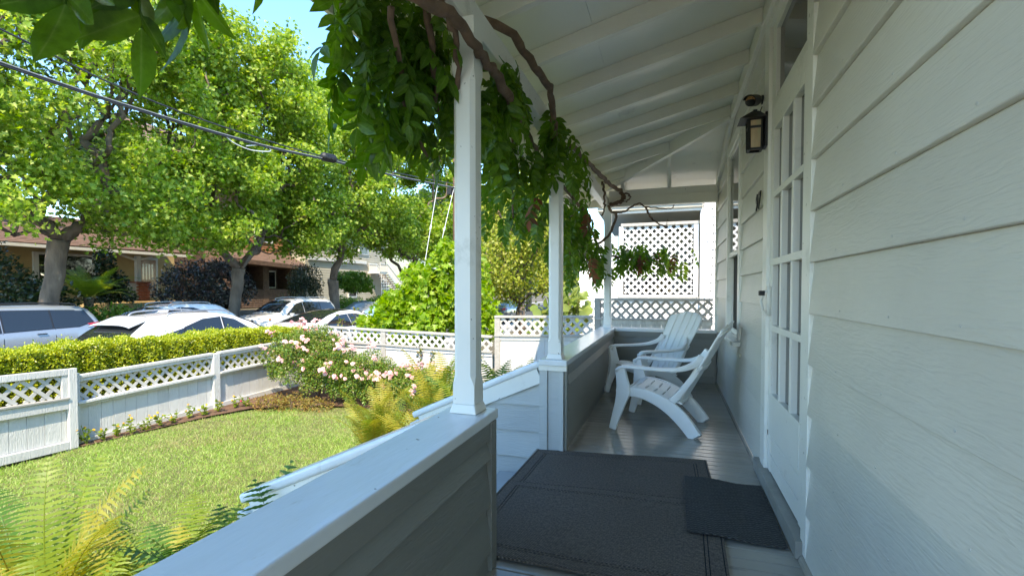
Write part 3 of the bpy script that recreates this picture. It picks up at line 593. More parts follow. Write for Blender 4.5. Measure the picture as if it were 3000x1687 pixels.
# compound leaves
m_wis = leaf('wisteria_leaf', rib=True, stops=[(.050, .135, .012), (.075, .185, .018), (.105, .235, .024), (.065, .165, .016), (.14, .27, .03)], rough=.38, trans=.45)
m_wisb = leaf('withered_leaf', [(.18, .065, .03), (.24, .09, .04), (.13, .06, .03), (.2, .12, .05)], .7, .25)
m_wisy = leaf('young_leaf', [(.13, .22, .03), (.19, .28, .05), (.10, .20, .03)], .4, .5)
def compound(nl, L, seed, wl=.42):
    rr = random.Random(seed); V = []; F = []
    rach = [Vector((L*t, .02*math.sin(t*3+seed), -.28*L*t*t)) for t in np.linspace(0, 1, 8)]
    rb = MB().tube(rach, [.0022]*4+[.0016]*4, 4); V += rb.v; F += rb.f
    rib = [0.]*len(V)
    def leaflet(p, d, ln, roll):
        d = d.normalized(); side = d.cross(Vector((0, 0, 1)))
        side = side.normalized() if side.length > .05 else Vector((0, 1, 0)); nrmv = side.cross(d); q = Matrix.Rotation(roll, 3, d); side = q @ side; nrmv = q @ nrmv
        n = len(V); w = ln*wl; cur = -.16*ln*rr.uniform(.2, 1.4)
        for t, hw in ((0, 0), (.12, .30), (.34, .50), (.6, .45), (.82, .22), (1, 0)):
            c = p+d*ln*t+nrmv*cur*t*t
            if hw == 0: V.append(tuple(c)); rib.append(1.)
            else:
                V.append(tuple(c-side*hw*w+nrmv*hw*w*.28)); V.append(tuple(c)); V.append(tuple(c+side*hw*w+nrmv*hw*w*.28)); rib.extend([0., 1., 0.])
        F.extend([(n, n+2, n+1), (n, n+3, n+2)])
        for k in range(3):
            a = n+1+3*k; F.extend([(a, a+1, a+4, a+3), (a+1, a+2, a+5, a+4)])
        a = n+10; F.extend([(a, a+1, n+13), (a+1, a+2, n+13)])
    pr = (nl-1)//2
    for i in range(pr):
        t = .22+.72*i/max(1, pr-1); p = Vector((L*t, .02*math.sin(t*3+seed), -.28*L*t*t))
        for s in (-1, 1):
            leaflet(p, Vector((.55+rr.uniform(-.2, .3), s*1.0, -.55+rr.uniform(-.5, .35))), rr.uniform(.078, .112)*(1-.12*abs(t-.55)), rr.uniform(-.5, .5))
    leaflet(rach[-1], Vector((1, rr.uniform(-.2, .2), -.7)), .105, rr.uniform(-.3, .3))
    me = bpy.data.meshes.new('leaf'); me.from_pydata(V, [], F); me.update(); me.attributes.new('rib', 'FLOAT', 'POINT').data.foreach_set('value', rib); me.polygons.foreach_set('use_smooth', [True]*len(me.polygons)); return me
CL = [compound(random.choice([9, 11, 11, 13]), random.uniform(.22, .30), s) for s in range(8)]
for m in CL: m.materials.append(m_wis)
def variant(src, mat):
    out = []
    for m in src:
        c = m.copy(); c.materials.clear(); c.materials.append(mat); out.append(c)
    return out
CLB = variant(CL[:4], m_wisb); CLY = variant(CL[:4], m_wisy)
vleaves = []   # (matrix, mesh)
def blob(c, s, n, pool=CL, out=(-1, 0), down=(35, 80), sc=(.72, 1.02), face=None):
    for _ in range(n):
        p = Vector([c[i]+max(-1.7, min(1.7, random.gauss(0, 1)))*s[i] for i in range(3)])
        if p.x > -.74 and -1 < p.y < 6.5 and p.x < .5 and pool is CL: p.x = -.76-random.uniform(0, .15)
        az = random.uniform(0, 360); e = Euler((R(random.uniform(-25, 25)), R(random.uniform(*down)), R(az)))
        vleaves.append((Matrix.Translation(p) @ e.to_matrix().to_4x4() @ Matrix.Scale(random.uniform(*sc), 4), random.choice(pool)))
blob((-1.10, 1.86, 2.28), (.08, .18, .18), 64)
blob((-1.1, 1.42, 2.26), (.05, .09, .12), 6)
blob((-1.14, 1.85, 2.05), (.07, .15, .09), 18)
blob((-1.08, 1.68, 2.40), (.08, .10, .10), 14)
blob((-.84, 2.15, 2.26), (.05, .16, .07), 14)
blob((-.80, 2.4, 2.34), (.02, .14, .05), 9)
blob((-.79, 3.35, 2.36), (.02, .22, .06), 13)
blob((-.80, 4.3, 2.32), (.02, .3, .06), 9)
blob((-1.05, 3.0, 2.22), (.12, .28, .14), 46)
blob((-.80, 3.25, 2.28), (.05, .14, .08), 13)
blob((-1.28, 4.0, 2.05), (.13, .3, .15), 34)
blob((-1.1, 5.0, 2.02), (.12, .45, .2), 50)
blob((-1.08, 5.9, 1.88), (.12, .4, .26), 70)
blob((-1.0, 6.6, 1.76), (.13, .2, .18), 34)
blob((-.55, 7.15, 1.80), (.18, .15, .11), 30)
blob((-.15, 7.2, 1.74), (.2, .12, .10), 16)
blob((.05, 7.2, 1.75), (.12, .1, .12), 9, CLY)
blob((-.30, 7.2, 1.72), (.2, .12, .07), 6, CLB)
blob((-.95, 3.2, 2.05), (.1, .2, .08), 1, CLB); blob((-1.0, 5.6, 1.8), (.1, .4, .2), 3, CLB)
for p, az, dn, sc in (((-0.792, 0.333, 1.836), 200, 60, .95), ((-0.766, 0.444, 1.849), 30, 65, .95), ((-0.726, 0.399, 1.822), 110, 72, 1.0), ((-0.792, 0.510, 1.888), 330, 62, .95), ((-0.792, 0.554, 1.902), 80, 60, 1.0), ((-0.832, 0.713, 2.038), 200, 66, 1.0), ((-0.766, 0.377, 1.875), 290, 75, .95), ((-0.818, 0.465, 1.902), 150, 70, .95), ((-0.818, 0.576, 1.928), 20, 75, .95), ((-0.752, 0.311, 1.822), 60, 70, .9), ((-0.860, 0.800, 2.150), 40, 68, .9), ((-0.900, 0.950, 2.250), 220, 66, .9), ((-0.920, 1.080, 2.320), 120, 70, .9), ((-0.860, 0.700, 2.100), 300, 70, .95), ((-.80, .42, 1.93), 240, 78, .95), ((-.78, .50, 1.95), 100, 76, 1.0), ((-.82, .36, 1.90), 10, 74, .95), ((-.80, .58, 1.98), 300, 74, .95)):
    vleaves.append((Matrix.Translation(p) @ Euler((R(random.uniform(-20, 20)), R(dn), R(az))).to_matrix().to_4x4() @ Matrix.Scale(sc, 4), random.choice(CL)))
cl_ = Vector((0, 0, 1.2)); vleaves.sort(key=lambda q: (q[0].translation-cl_).length)
for mt, me in vleaves[:300]:
    o = bpy.data.objects.new('leaf', me); place(o, vine); o.matrix_local = Matrix.Translation(-ORG[vine.name]) @ mt
rest = {}
for mt, me in vleaves[300:]: rest.setdefault(me.materials[0].name, []).append((mt, me))
for mn, L in rest.items():
    mb = MB()
    for mt, me in L: mb.add([mt @ v.co for v in me.vertices], [tuple(p.vertices) for p in me.polygons])
    o = mb.build('leaves', bpy.data.materials[mn], vine, smooth=True); o['kind'] = 'stuff'
    rv = []
    for mt, me in L: b_ = [0.]*len(me.vertices); me.attributes['rib'].data.foreach_get('value', b_); rv += b_
    o.data.attributes.new('rib', 'FLOAT', 'POINT').data.foreach_set('value', rv)
# ================================================================== GARDEN FENCES
def lattice(parent, axis, c, a0, a1, zb, zt, mat, w=.038, pitch=.15, d=.008, flip=1):
    """crossed slats in the plane axis=c between a0..a1; zb, zt functions of a"""
    L = a1-a0; zlo = min(zb(a0), zb(a1)); zhi = max(zt(a0), zt(a1)); H = zhi-zlo
    for lay, sg in ((0, -1), (1, 1)):
        s = -H; off = .05 if lay else 0
        while s < L+H:
            pts = []
            for k in range(41):                      # clip the slat's centre line to the panel
                z = zlo+H*k/40; a = a0+s+off+(z-zlo)*sg
                if a0 <= a <= a1 and zb(a)-.005 <= z <= zt(a)+.005: pts.append((a, z))
            s += pitch
            if len(pts) < 2 or pts[-1][1]-pts[0][1] < .02: continue
            o = flip*(d*1.02 if lay == 0 else 0)
            P = [((c+o, a, z) if axis == 0 else (a, c+o, z)) for a, z in (pts[0], pts[-1])]
            MB().bar(P[0], P[1], w, d, (1, 0, 0) if axis == 0 else (0, 1, 0)).build('lattice_slat', mat, parent)
def vboards(parent, axis, c, a0, a1, zb, zt, mat, w=.14, t=.018, name='fence_board'):
    a = a0
    while a < a1-.02:
        ww = min(random.uniform(w*.9, w*1.1), a1-a); e = random.uniform(-.002, .002)
        b = a+ww-.004
        P = lambda q, z, k: (c+e+k*t, q, z) if axis == 0 else (q, c+e+k*t, z)
        MB().hexa([P(a, zb(a), 0), P(a, zb(a), 1), P(b, zb(b), 1), P(b, zb(b), 0), P(a, zt(a), 0), P(a, zt(a), 1), P(b, zt(b), 1), P(b, zt(b), 0)]).build(name, mat, parent); a += ww
def railb(parent, name, axis, a0, a1, c0, c1, z0, z1, mat, bev=.005):
    P = lambda q, k, z: (k, q, z) if axis == 0 else (q, k, z)
    return MB().hexa([P(a0, c0, z0(a0)), P(a0, c1, z0(a0)), P(a1, c1, z0(a1)), P(a1, c0, z0(a1)), P(a0, c0, z1(a0)), P(a0, c1, z1(a0)), P(a1, c1, z1(a1)), P(a1, c0, z1(a1))]).build(name, mat, parent, bevel=bev)
K = lambda z, s=0, a=0: (lambda q: z+s*(q-a))
ff = thing('front_fence', 'white front fence with lattice top running along the clipped hedge', 'fence', (-7.15, 6, -.8))
FX = -7.15; g = lambda z: K(z, .025, 4.6)
for a0, a1 in ((3.96, 5.862), (5.985, 8.0)):
    railb(ff, 'top_rail', 0, a0, a1, FX-.03, FX+.05, g(.092), g(.132), m_fence)
    railb(ff, 'top_rail', 0, a0, a1, FX+.001, FX+.032, g(.045), g(.0915), m_fence)
    lattice(ff, 0, FX-.01, a0, a1, g(-.20), g(.05), m_lat)
    railb(ff, 'middle_rail', 0, a0, a1, FX-.01, FX+.075, g(-.235), g(-.20), m_fence)
    railb(ff, 'middle_rail', 0, a0, a1, FX+.001, FX+.036, g(-.275), g(-.2355), m_fence)
    vboards(ff, 0, FX-.02, a0, a1, g(-.76), g(-.236), m_fence, .15)
    railb(ff, 'base_board', 0, a0, a1, FX+.001, FX+.036, K(-.79, .012, 4.6), K(-.70, .012, 4.6), m_fence)
for y in (5.863, 3.965-.09, 7.92): MB().box(FX-.045, FX+.055, y, y+.12, -.85, .145).build('post', m_fence, ff, bevel=.006)
gt = thing('garden_gate', 'white lattice-top garden gate standing proud of the front fence', 'gate', (-7.05, 3.4, -.78))
GX = -7.06; gz = lambda z: K(z, -.03, 3.9)
railb(gt, 'top_rail', 0, 2.6, 3.838, GX-.03, GX+.03, gz(.145), gz(.222), m_fence)
MB().box(GX-.028, GX+.034, 3.84, 3.93, -.775, .222).build('stile', m_fence, gt, bevel=.005)
lattice(gt, 0, GX-.012, 2.6, 3.838, gz(-.13), gz(.146), m_lat, .04, .155)
railb(gt, 'middle_rail', 0, 2.6, 3.838, GX-.02, GX+.05, gz(-.155), gz(-.13), m_weath)
railb(gt, 'middle_rail', 0, 2.6, 3.838, GX-.02, GX+.03, gz(-.275), gz(-.1555), m_fence)
vboards(gt, 0, GX-.035, 2.6, 3.839, gz(-.70), gz(-.156), m_fence, .17)
railb(gt, 'bottom_rail', 0, 2.6, 3.838, GX-.01, GX+.03, gz(-.775), gz(-.675), m_fence)
MB().box(GX-.02, GX+.02, 3.78, 3.838, -.13, .146).build('inner_bead', m_fence, gt)
# garden spot lamp clipped on the fence
sp = thing('garden_spotlight', 'small round garden spotlight fixed to the top of the front fence', 'spotlight', (-7.09, 6.82, .19))
MB().tube([(-7.10, 6.80, .155), (-7.04, 6.84, .15)], [.032, .036], 14).build('head', M('grey_plastic', (.2, .19, .17), .5), sp)
MB().tube([(-7.039, 6.8405, .15), (-7.035, 6.843, .15)], [.026, .026], 14).build('lens', m_black, sp)
MB().bar((-7.10, 6.80, .155), (-7.13, 6.80, .13), .015, .015).build('clip', m_black, sp)
# stepped side fence between the two gardens, three lengths of different height
SY = 8.0
sf = thing('side_fence', 'weathered white side fence with lattice top stepping up towards the house', 'fence', (-3.5, SY, -.8))
def side(a0, a1, zt0, zt1, zd0, zd1, posts, lat=m_lat, paint=m_fence):
    top = lambda d=0: (lambda q: zt0+(zt1-zt0)*(q-a0)/(a1-a0)+d); div = lambda d=0: (lambda q: zd0+(zd1-zd0)*(q-a0)/(a1-a0)+d)
    railb(sf, 'top_rail', 1, a0, a1, SY-.055, SY+.045, top(-.04), top(), m_weath)
    railb(sf, 'middle_rail', 1, a0, a1, SY-.06, SY+.02, div(-.012), div(.025), m_weath)
    railb(sf, 'middle_rail', 1, a0, a1, SY-.035, SY+.0, div(-.075), div(-.0125), paint)
    lattice(sf, 1, SY-.012, a0, a1, div(.02), top(-.038), lat, .042, .155, flip=-1)
    vboards(sf, 1, SY-.018, a0, a1, K(-.85), div(-.013), paint, .15)
    for x in posts: MB().box(x-.05, x+.05, SY-.045, SY+.055, -.85, top(-.002)(x)).build('post', m_weath, sf, bevel=.006)
side(-7.08, -3.02, .475, .375, .165, .075, (-5.27,))
side(-2.97, -1.23, .735, .765, .375, .42, (-2.92,))
side(-1.20, .62, 1.058, 1.058, .71, .71, (-1.15,), m_weath, M('grey_weathered_board', (.50, .52, .50), .75, .15, 4, stretch=(4, 1, 1), bmp=.5, bscale=24, dirt=((.33, .35, .33), 5, .55), objvar=.06))
# ================================================================== HEDGE
hg = thing('clipped_hedge', 'low clipped yellow-green hedge behind the white front fence', 'hedge', (-7.7, 5, -.8))
m_hedge = leaf('hedge_leaf', [(0.106, 0.191, 0.019), (0.250, 0.325, 0.022), (0.383, 0.441, 0.029), (0.497, 0.517, 0.047), (0.191, 0.268, 0.022)], .3, .35, spec=.5)
def hw(y): return .46-.012*(y-4)+.02*np.sin(y*3.1)+.012*np.sin(y*9+1)
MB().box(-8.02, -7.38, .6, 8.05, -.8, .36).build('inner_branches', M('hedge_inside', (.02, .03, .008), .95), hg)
n = 95000; y = rng.uniform(.6, 8.12, n); s = rng.uniform(0, 1.0, n); topm = s < .42
x = np.where(topm, rng.uniform(-8.08, -7.30, n), -7.30-np.abs(rng.normal(0, .035, n)))
z = np.where(topm, hw(y)-np.abs(rng.normal(0, .03, n)), rng.uniform(-.75, 1, n)*0+(-.75+(hw(y)+.75)*np.sqrt(rng.uniform(0, 1, n))))
edge = np.clip((z-hw(y)+.12)/.12, 0, 1); x = np.where(~topm, x-.05*edge**2, x)
lump = .022*np.sin(y*17+x*9)+.018*np.sin(y*29-x*23+z*19); z = z+np.where(topm, lump, 0); x = x+np.where(topm, 0, lump)
spr = rng.uniform(0, 1, n) < .035; z = np.where(spr & topm, z+rng.uniform(.01, .06, n), z)
P = np.stack([x, y, z], 1); D = nrm(rng.normal(size=(n, 3))+np.where(topm[:, None], [0, 0, .9], [.7, 0, .5])); N = nrm(rng.normal(size=(n, 3))+np.where(topm[:, None], [.3, -.3, 1], [1, -.3, .6]))
scatter('foliage', *LEAF4, P, D, N, rng.uniform(.020, .036, n), m_hedge, hg)
# ================================================================== LAWN GRASS
m_dry = leaf('dry_blade', [(.36, .33, .15), (.42, .36, .19), (.30, .30, .11), (.22, .27, .07)], .6, .3)
m_grass = leaf('grass_blade', [(0.131, 0.274, 0.030), (0.202, 0.365, 0.049), (0.262, 0.430, 0.075), (0.356, 0.475, 0.125), (0.464, 0.512, 0.218), (0.171, 0.329, 0.042)], .5, .3)
def in_poly(x, y, poly):
    c = np.zeros(len(x), bool); j = len(poly)-1
    for i in range(len(poly)):
        (xi, yi), (xj, yj) = poly[i], poly[j]
        c ^= ((yi > y) != (yj > y)) & (x < (xj-xi)*(y-yi)/(yj-yi+1e-12)+xi); j = i
    return c
n = 350000; x = rng.uniform(-7.02, -1.0, n); y = rng.uniform(-.6, 7.6, n)
keep = ~in_poly(x, y, bed) & ~((x > -2.05) & (y > 1.78)) & ~in_poly(x, y, bed2); dd = np.sqrt(x*x+y*y); keep &= rng.uniform(0, 1, n) < np.clip(5.2/dd, .45, 1)
x, y = x[keep], y[keep]; n = len(x); patch = np.sin(x*2.3+np.sin(y*1.7)*2)*np.sin(y*2.9+x)+.5*np.sin(x*7.1)*np.sin(y*6.3)
z = -.805+.018*np.sin(x*1.3+.4)*np.sin(y*1.1); ln_ = rng.uniform(.026, .056, n)*(1+.2*patch)
D = nrm(np.stack([rng.normal(0, .55, n), rng.normal(0, .55, n), np.full(n, .75)], 1)); N = rand_dirs(n, -.3, .3)
GT = ([(0, -.05, 0), (0, .05, 0), (.6, .035, .04), (.6, -.035, .04), (1, 0, .16)], [(0, 1, 2), (0, 2, 3), (3, 2, 4)])
gr = scatter('lawn_grass', *GT, np.stack([x, y, z], 1), D, N, ln_, m_grass)
p2 = np.sin(x*1.9+1.3+np.sin(y*2.3))*np.sin(y*1.6+.7*np.sin(x*2.1))+.6*np.sin(x*5.3+2)*np.sin(y*4.7); dry = (rng.uniform(0, 1, n) < np.clip(.10+.45*(p2-.15), .05, .6)).astype(np.int32)
gr.data.materials.append(m_dry); gr.data.polygons.foreach_set('material_index', np.repeat(dry, 3))
tag(gr, 'short sunlit green lawn grass in front of the porch', 'grass', kind='stuff')
# ================================================================== PLANTS
def foliage_lobes(lobes, n, rmin=.72):
    vol = np.array([l[3]*l[4]*l[5] for l in lobes])**.67; pick = rng.choice(len(lobes), n, p=vol/vol.sum()); L = np.array(lobes)[pick]
    d = rand_dirs(n, -.55, 1); r = rng.uniform(rmin**3, 1, n)**(1/3)
    bumpy = 1+.16*np.sin(d[:, 0]*7+L[:, 0]*5)+.14*np.sin(d[:, 1]*9+d[:, 2]*6)
    return L[:, :3]+d*r[:, None]*L[:, 3:6]*bumpy[:, None], d
def bush(name, label, cat, lobes, n, size, mat, tmpl=LEAF4, inner=None, stems=6, group=None, rmin=.72):
    base = (sum(l[0] for l in lobes)/len(lobes), sum(l[1] for l in lobes)/len(lobes), min(l[2]-l[5] for l in lobes))
    b = thing(name, label, cat, base, group); P, d = foliage_lobes(lobes, n, rmin); k = len(P)
    scatter('foliage', *tmpl, P, nrm(d+rng.normal(0, .9, (k, 3))), nrm(d+rng.normal(0, .7, (k, 3))+[0, 0, .4]), rng.uniform(*size, k), mat, b)
    mb = MB()
    for i in range(stems):
        l = random.choice(lobes); q = Vector((l[0]+random.uniform(-.5, .5)*l[3], l[1]+random.uniform(-.5, .5)*l[4], l[2]+.5*l[5])); s = Vector(base)
        mb.tube([s, s.lerp(q, .5)+Vector((random.uniform(-.1, .1), random.uniform(-.1, .1), 0)), q], [.018, .012, .006], 5)
    mb.build('stem', m_twig, b)
    return b, P, d
m_rose = leaf('rose_leaf', [(0.047, 0.118, 0.019), (0.086, 0.187, 0.025), (0.140, 0.250, 0.031), (0.203, 0.265, 0.047), (0.250, 0.203, 0.047)], .35, .3)
m_petal = leaf('rose_petal', [(.80, .50, .50), (.82, .66, .62), (.80, .30, .33), (.82, .74, .68), (.80, .45, .40)], .5, .35)
def flower_mesh(seed):
    rr = random.Random(seed); V = []; F = []
    for ring, (k, r, lift) in enumerate(((7, .030, .004), (5, .021, .012), (4, .012, .018))):
        for i in range(k):
            a = 2*math.pi*i/k+rr.uniform(-.2, .2)+ring*.5; u = Vector((math.cos(a), math.sin(a), 0)); w = Vector((-u.y, u.x, 0)); n = len(V); rad = r*rr.uniform(.85, 1.15)
            V += [Vector((0, 0, lift*.5)), u*rad*.6-w*rad*.5+Vector((0, 0, lift)), u*rad+Vector((0, 0, lift*1.2+rr.uniform(-.004, .006))), u*rad*.6+w*rad*.5+Vector((0, 0, lift))]
            F += [(n, n+1, n+2), (n, n+2, n+3)]
    me = bpy.data.meshes.new('flower'); me.from_pydata([tuple(v) for v in V], [], F); me.materials.append(m_petal); return me
FM = [flower_mesh(s) for s in range(5)]
def roses(label, lobes, n, nf):
    b, P, d = bush('rose_bush', label, 'rose bush', lobes, n, (.022, .042), m_rose, group='pink rose bushes by the side fence', rmin=.6, stems=10)
    cand = np.where((d[:, 2] > .05) & (d[:, 1] < .75) & (d[:, 0] > -.85))[0]; cs = rng.choice(cand, nf//4); k = 0
    for c in cs:
        for _ in range(random.choice([2, 3, 4, 6])):
            q = Vector(P[c])+Vector(d[c])*random.uniform(.08, .16)+Vector((random.gauss(0, .05), random.gauss(0, .05), random.gauss(0, .035))); dv = (Vector(d[c])+Vector((random.gauss(.3, .4), random.gauss(-.4, .4), .5))).normalized()
            o = bpy.data.objects.new('flower', random.choice(FM)); place(o, b); s = random.uniform(1.0, 1.6)
            o.matrix_local = Matrix.Translation(q-ORG[b.name]) @ dv.to_track_quat('Z', 'Y').to_matrix().to_4x4() @ Matrix.Scale(s, 4)
    return b
roses('tall rose bush with pink and white blooms in the fence corner', [(-6.35, 7.05, -.10, .62, .58, .55), (-6.1, 7.2, .12, .45, .4, .35), (-5.75, 6.95, -.28, .5, .45, .48)], 30000, 170)
roses('middle rose bush of the three, with pink blooms', [(-5.15, 7.05, -.38, .55, .48, .46), (-4.75, 7.15, -.45, .5, .45, .38)], 20000, 110)
roses('lowest rose bush with pink blooms, beside the yellowing ferns', [(-4.1, 7.2, -.48, .5, .42, .34), (-3.65, 7.3, -.52, .42, .38, .30)], 16000, 110)
bush('low_shrub', 'low straggly orange-tinged shrub at the foot of the roses', 'shrub', [(-6.35, 6.3, -.74, .32, .22, .16), (-6.0, 6.42, -.74, .35, .22, .17), (-5.6, 6.5, -.75, .3, .2, .13)], 2600, (.02, .04), leaf('straggly_leaf', [(.25, .12, .03), (.28, .22, .05), (.15, .17, .03), (.33, .18, .06)], .6, .3), stems=8)
# red-tipped shrub and climbing sprigs against the side fence
for q, lab, h in (((-6.35, 8.12), 'tall red-tipped leafy shoot rising above the side fence behind the roses', 1.55), ((-4.35, 7.93), 'thin climbing sprig on the white side fence boards', .95), ((-3.45, 7.93), 'leafy climbing sprig near the middle of the side fence', 1.0)):
    t_ = thing('leafy_shoot', lab, 'shoot', (q[0], q[1], -.78)); m_ = leaf('shoot_leaf', [(.10, .16, .03), (.16, .19, .04), (.22, .10, .06)], .45, .35) if 'shoot_leaf' not in bpy.data.materials else bpy.data.materials['shoot_leaf']
    k = 5 if h > 1.2 else 2; mb = MB(); PP = []
    for i in range(k):
        top = Vector((q[0]+random.gauss(0, .16), q[1]+random.uniform(-.03, .05), -.78+h*random.uniform(.8, 1.05))); s = Vector((q[0], q[1], -.78)); md = s.lerp(top, .5)+Vector((random.gauss(0, .05), 0, 0)); mb.tube([s, md, top], [.008, .006, .003], 5)
        PP += [tuple(s.lerp(top, f)+Vector((random.gauss(0, .035), random.gauss(0, .02), 0))) for f in np.random.default_rng(i+3).uniform(.35, 1, 46)]
    mb.build('stem', m_twig, t_); PP = np.array(PP); scatter('foliage', *LEAF6, PP, rand_dirs(len(PP), -.2, .9), rand_dirs(len(PP)), rng.uniform(.035, .07, len(PP)), m_, t_)
# ---- ferns
def frond_mesh(seed, mat):
    rr = random.Random(seed); V = []; F = []; L = 1.0; bend = rr.uniform(.25, .6)
    pts = []; p = Vector((0, 0, 0)); a = R(82); n = 40
    for i in range(n+1):
        pts.append(p.copy()); p = p+Vector((math.cos(a), 0, math.sin(a)))*(L/n); a -= bend*1.6*(i/n)**1.4/n*3.0
    rb = MB().tube(pts, [.006*(1-.85*i/n) for i in range(n+1)], 4); V += rb.v; F += rb.f
    for i in range(5, n+1):
        t = i/n; ln_ = .19*min(1, (t-.08)*4)*(1-t)**.5+.010; d0 = (pts[i]-pts[i-1]).normalized()
        for s in (-1, 1):
            d = (Vector((0, s, 0))*1.0+d0*.38+Vector((rr.uniform(-.08, .08), 0, rr.uniform(-.12, .04)))).normalized(); side = d0; k = 7; m0 = len(V); w = .0155*(.55+.45*(1-t))
            up = d.cross(side).normalized()
            for j in range(k+1):
                f = j/k; c = pts[i]+d*ln_*f+Vector((0, 0, -.22*ln_*f*f)); ww = w*(1-f)**.7*(1.0 if j % 2 else .55)+.0008
                V += [tuple(c-side*ww), tuple(c), tuple(c+side*ww)]
            for j in range(k):
                a0 = m0+3*j; F += [(a0, a0+1, a0+4, a0+3), (a0+1, a0+2, a0+5, a0+4)]
    me = bpy.data.meshes.new('frond'); me.from_pydata([tuple(v) for v in V], [], F); me.materials.append(mat); return me
m_fg = leaf('fern_green', [(0.046, 0.124, 0.019), (0.065, 0.169, 0.026), (0.098, 0.208, 0.033)], .45, .4)
m_fy = leaf('fern_yellow', [(.30, .29, .035), (.38, .35, .06), (.25, .27, .035)], .5, .45)
m_fm = leaf('fern_lime', [(0.169, 0.247, 0.026), (0.221, 0.299, 0.039), (0.130, 0.221, 0.026)], .45, .45)
FR = {k: [frond_mesh(s+10*i, m) for s in range(3)] for i, (k, m) in enumerate((('g', m_fg), ('y', m_fy), ('m', m_fm)))}
def fern(x, y, h, nf, mix, label, z0=-.77):
    f = thing('fern', label, 'fern', (x, y, z0), 'ferns beside the porch')
    for i in range(nf):
        o = bpy.data.objects.new('frond', random.choice(FR[random.choice(mix)])); COL.objects.link(o); o.parent = f
        o.location = (random.gauss(0, .05), random.gauss(0, .05), 0); s = h*random.uniform(.75, 1.1); o.scale = (s, s*random.uniform(.85, 1.15), s)
        o.rotation_euler = (R(random.uniform(-10, 10)), R(random.uniform(-6, 20)), 2*math.pi*i/nf+random.uniform(-.4, .4))
fern(-2.95, 1.45, 1.12, 14, 'gmy', 'tall dark fern standing at the far lower left of the lawn edge')
fern(-2.5, 1.25, 0.85, 18, 'ymy', 'golden fern between the dark fern and the porch wall')
fern(-1.8, 1.62, 1.06, 15, 'gmm', 'green fern rising right in front of the near stair rail end')
fern(-2.35, 1.62, .98, 18, 'myg', 'yellow-green fern just left of the near stair rail end')
fern(-1.95, 1.45, 1.02, 18, 'mgy', 'lime fern partly hiding the end of the near stair rail')
fern(-1.55, 1.50, 1.15, 19, 'ggm', 'green fern poking up in front of the near stair rail')
fern(-2.0, .95, 0.87, 21, 'gmy', 'fern low against the near porch wall at the picture bottom')
fern(-3.3, 1.1, 0.68, 20, 'yym', 'yellow fern at the bottom left corner of the picture')
fern(-3.05, 4.55, 0.99, 22, 'yym', 'leftmost yellow fern beyond the far stair rail')
fern(-2.5, 5.0, 1.28, 23, 'yyg', 'tall golden fern beyond the far stair rail')
fern(-2.3, 4.3, 0.99, 22, 'yyy', 'golden fern close behind the end of the far stair rail')
fern(-2.05, 4.9, 1.2, 22, 'ymg', 'yellow-green fern seen between the first two porch posts')
fern(-1.65, 5.1, 1.15, 22, 'ggm', 'dark green fern just left of the second porch post')
fern(-1.8, 5.9, 1.1, 21, 'gmg', 'green fern nearest the side fence between the porch posts')
# ---- small bedding plants along the front fence
def bedding(x, y, h, petal, lab, grp):
    b = thing('bedding_plant', lab, 'flower', (x, y, -.775), grp); mb = MB(); tips = []
    for i in range(4):
        tp = Vector((x+random.gauss(0, .05), y+random.gauss(0, .05), -.775+h*random.uniform(.6, 1.1))); mb.tube([(x, y, -.775), tp], [.004, .003], 4); tips.append(tp)
    mb.build('stem', m_fm, b); PP = np.array([tuple(Vector((x, y, -.775)).lerp(t, random.uniform(.15, .9))) for t in tips for _ in range(9)])
    scatter('foliage', *LEAF6, PP, rand_dirs(len(PP), -.1, .5), rand_dirs(len(PP), .4, 1), rng.uniform(.03, .06, len(PP)), m_fm, b)
    for tp in tips[:2]:
        o = bpy.data.objects.new('flower', petal); place(o, b); o.matrix_local = Matrix.Translation(tp-ORG[b.name]) @ Euler((R(random.uniform(-25, 25)), R(random.uniform(0, 35)), 0)).to_matrix().to_4x4() @ Matrix.Scale(.62, 4)
def petal_variant(mat): c = FM[0].copy(); c.materials.clear(); c.materials.append(mat); return c
PY = petal_variant(leaf('yellow_petal', [(.75, .42, .03), (.8, .55, .06)], .5, .3)); PR = petal_variant(leaf('magenta_petal', [(.62, .02, .10), (.7, .05, .16)], .5, .3))
ORD = ['first', 'second', 'third', 'fourth', 'fifth', 'sixth', 'seventh', 'eighth', 'ninth', 'tenth', 'eleventh']
for i, (x, y) in enumerate([(-7.03, 4.02), (-7.0, 4.2), (-7.02, 4.36), (-6.98, 4.5), (-6.97, 4.7), (-6.95, 4.9), (-6.95, 5.1), (-6.95, 5.33), (-6.9, 5.55), (-6.9, 5.76), (-6.85, 6.05)]):
    bedding(x, y, random.uniform(.16, .27), PY, ORD[i]+' small yellow-flowered plant from the gate along the front fence', 'yellow bedding plants')
bedding(-6.75, 6.2, .2, PR, 'small magenta-flowered plant in the bare soil', 'magenta bedding plant')
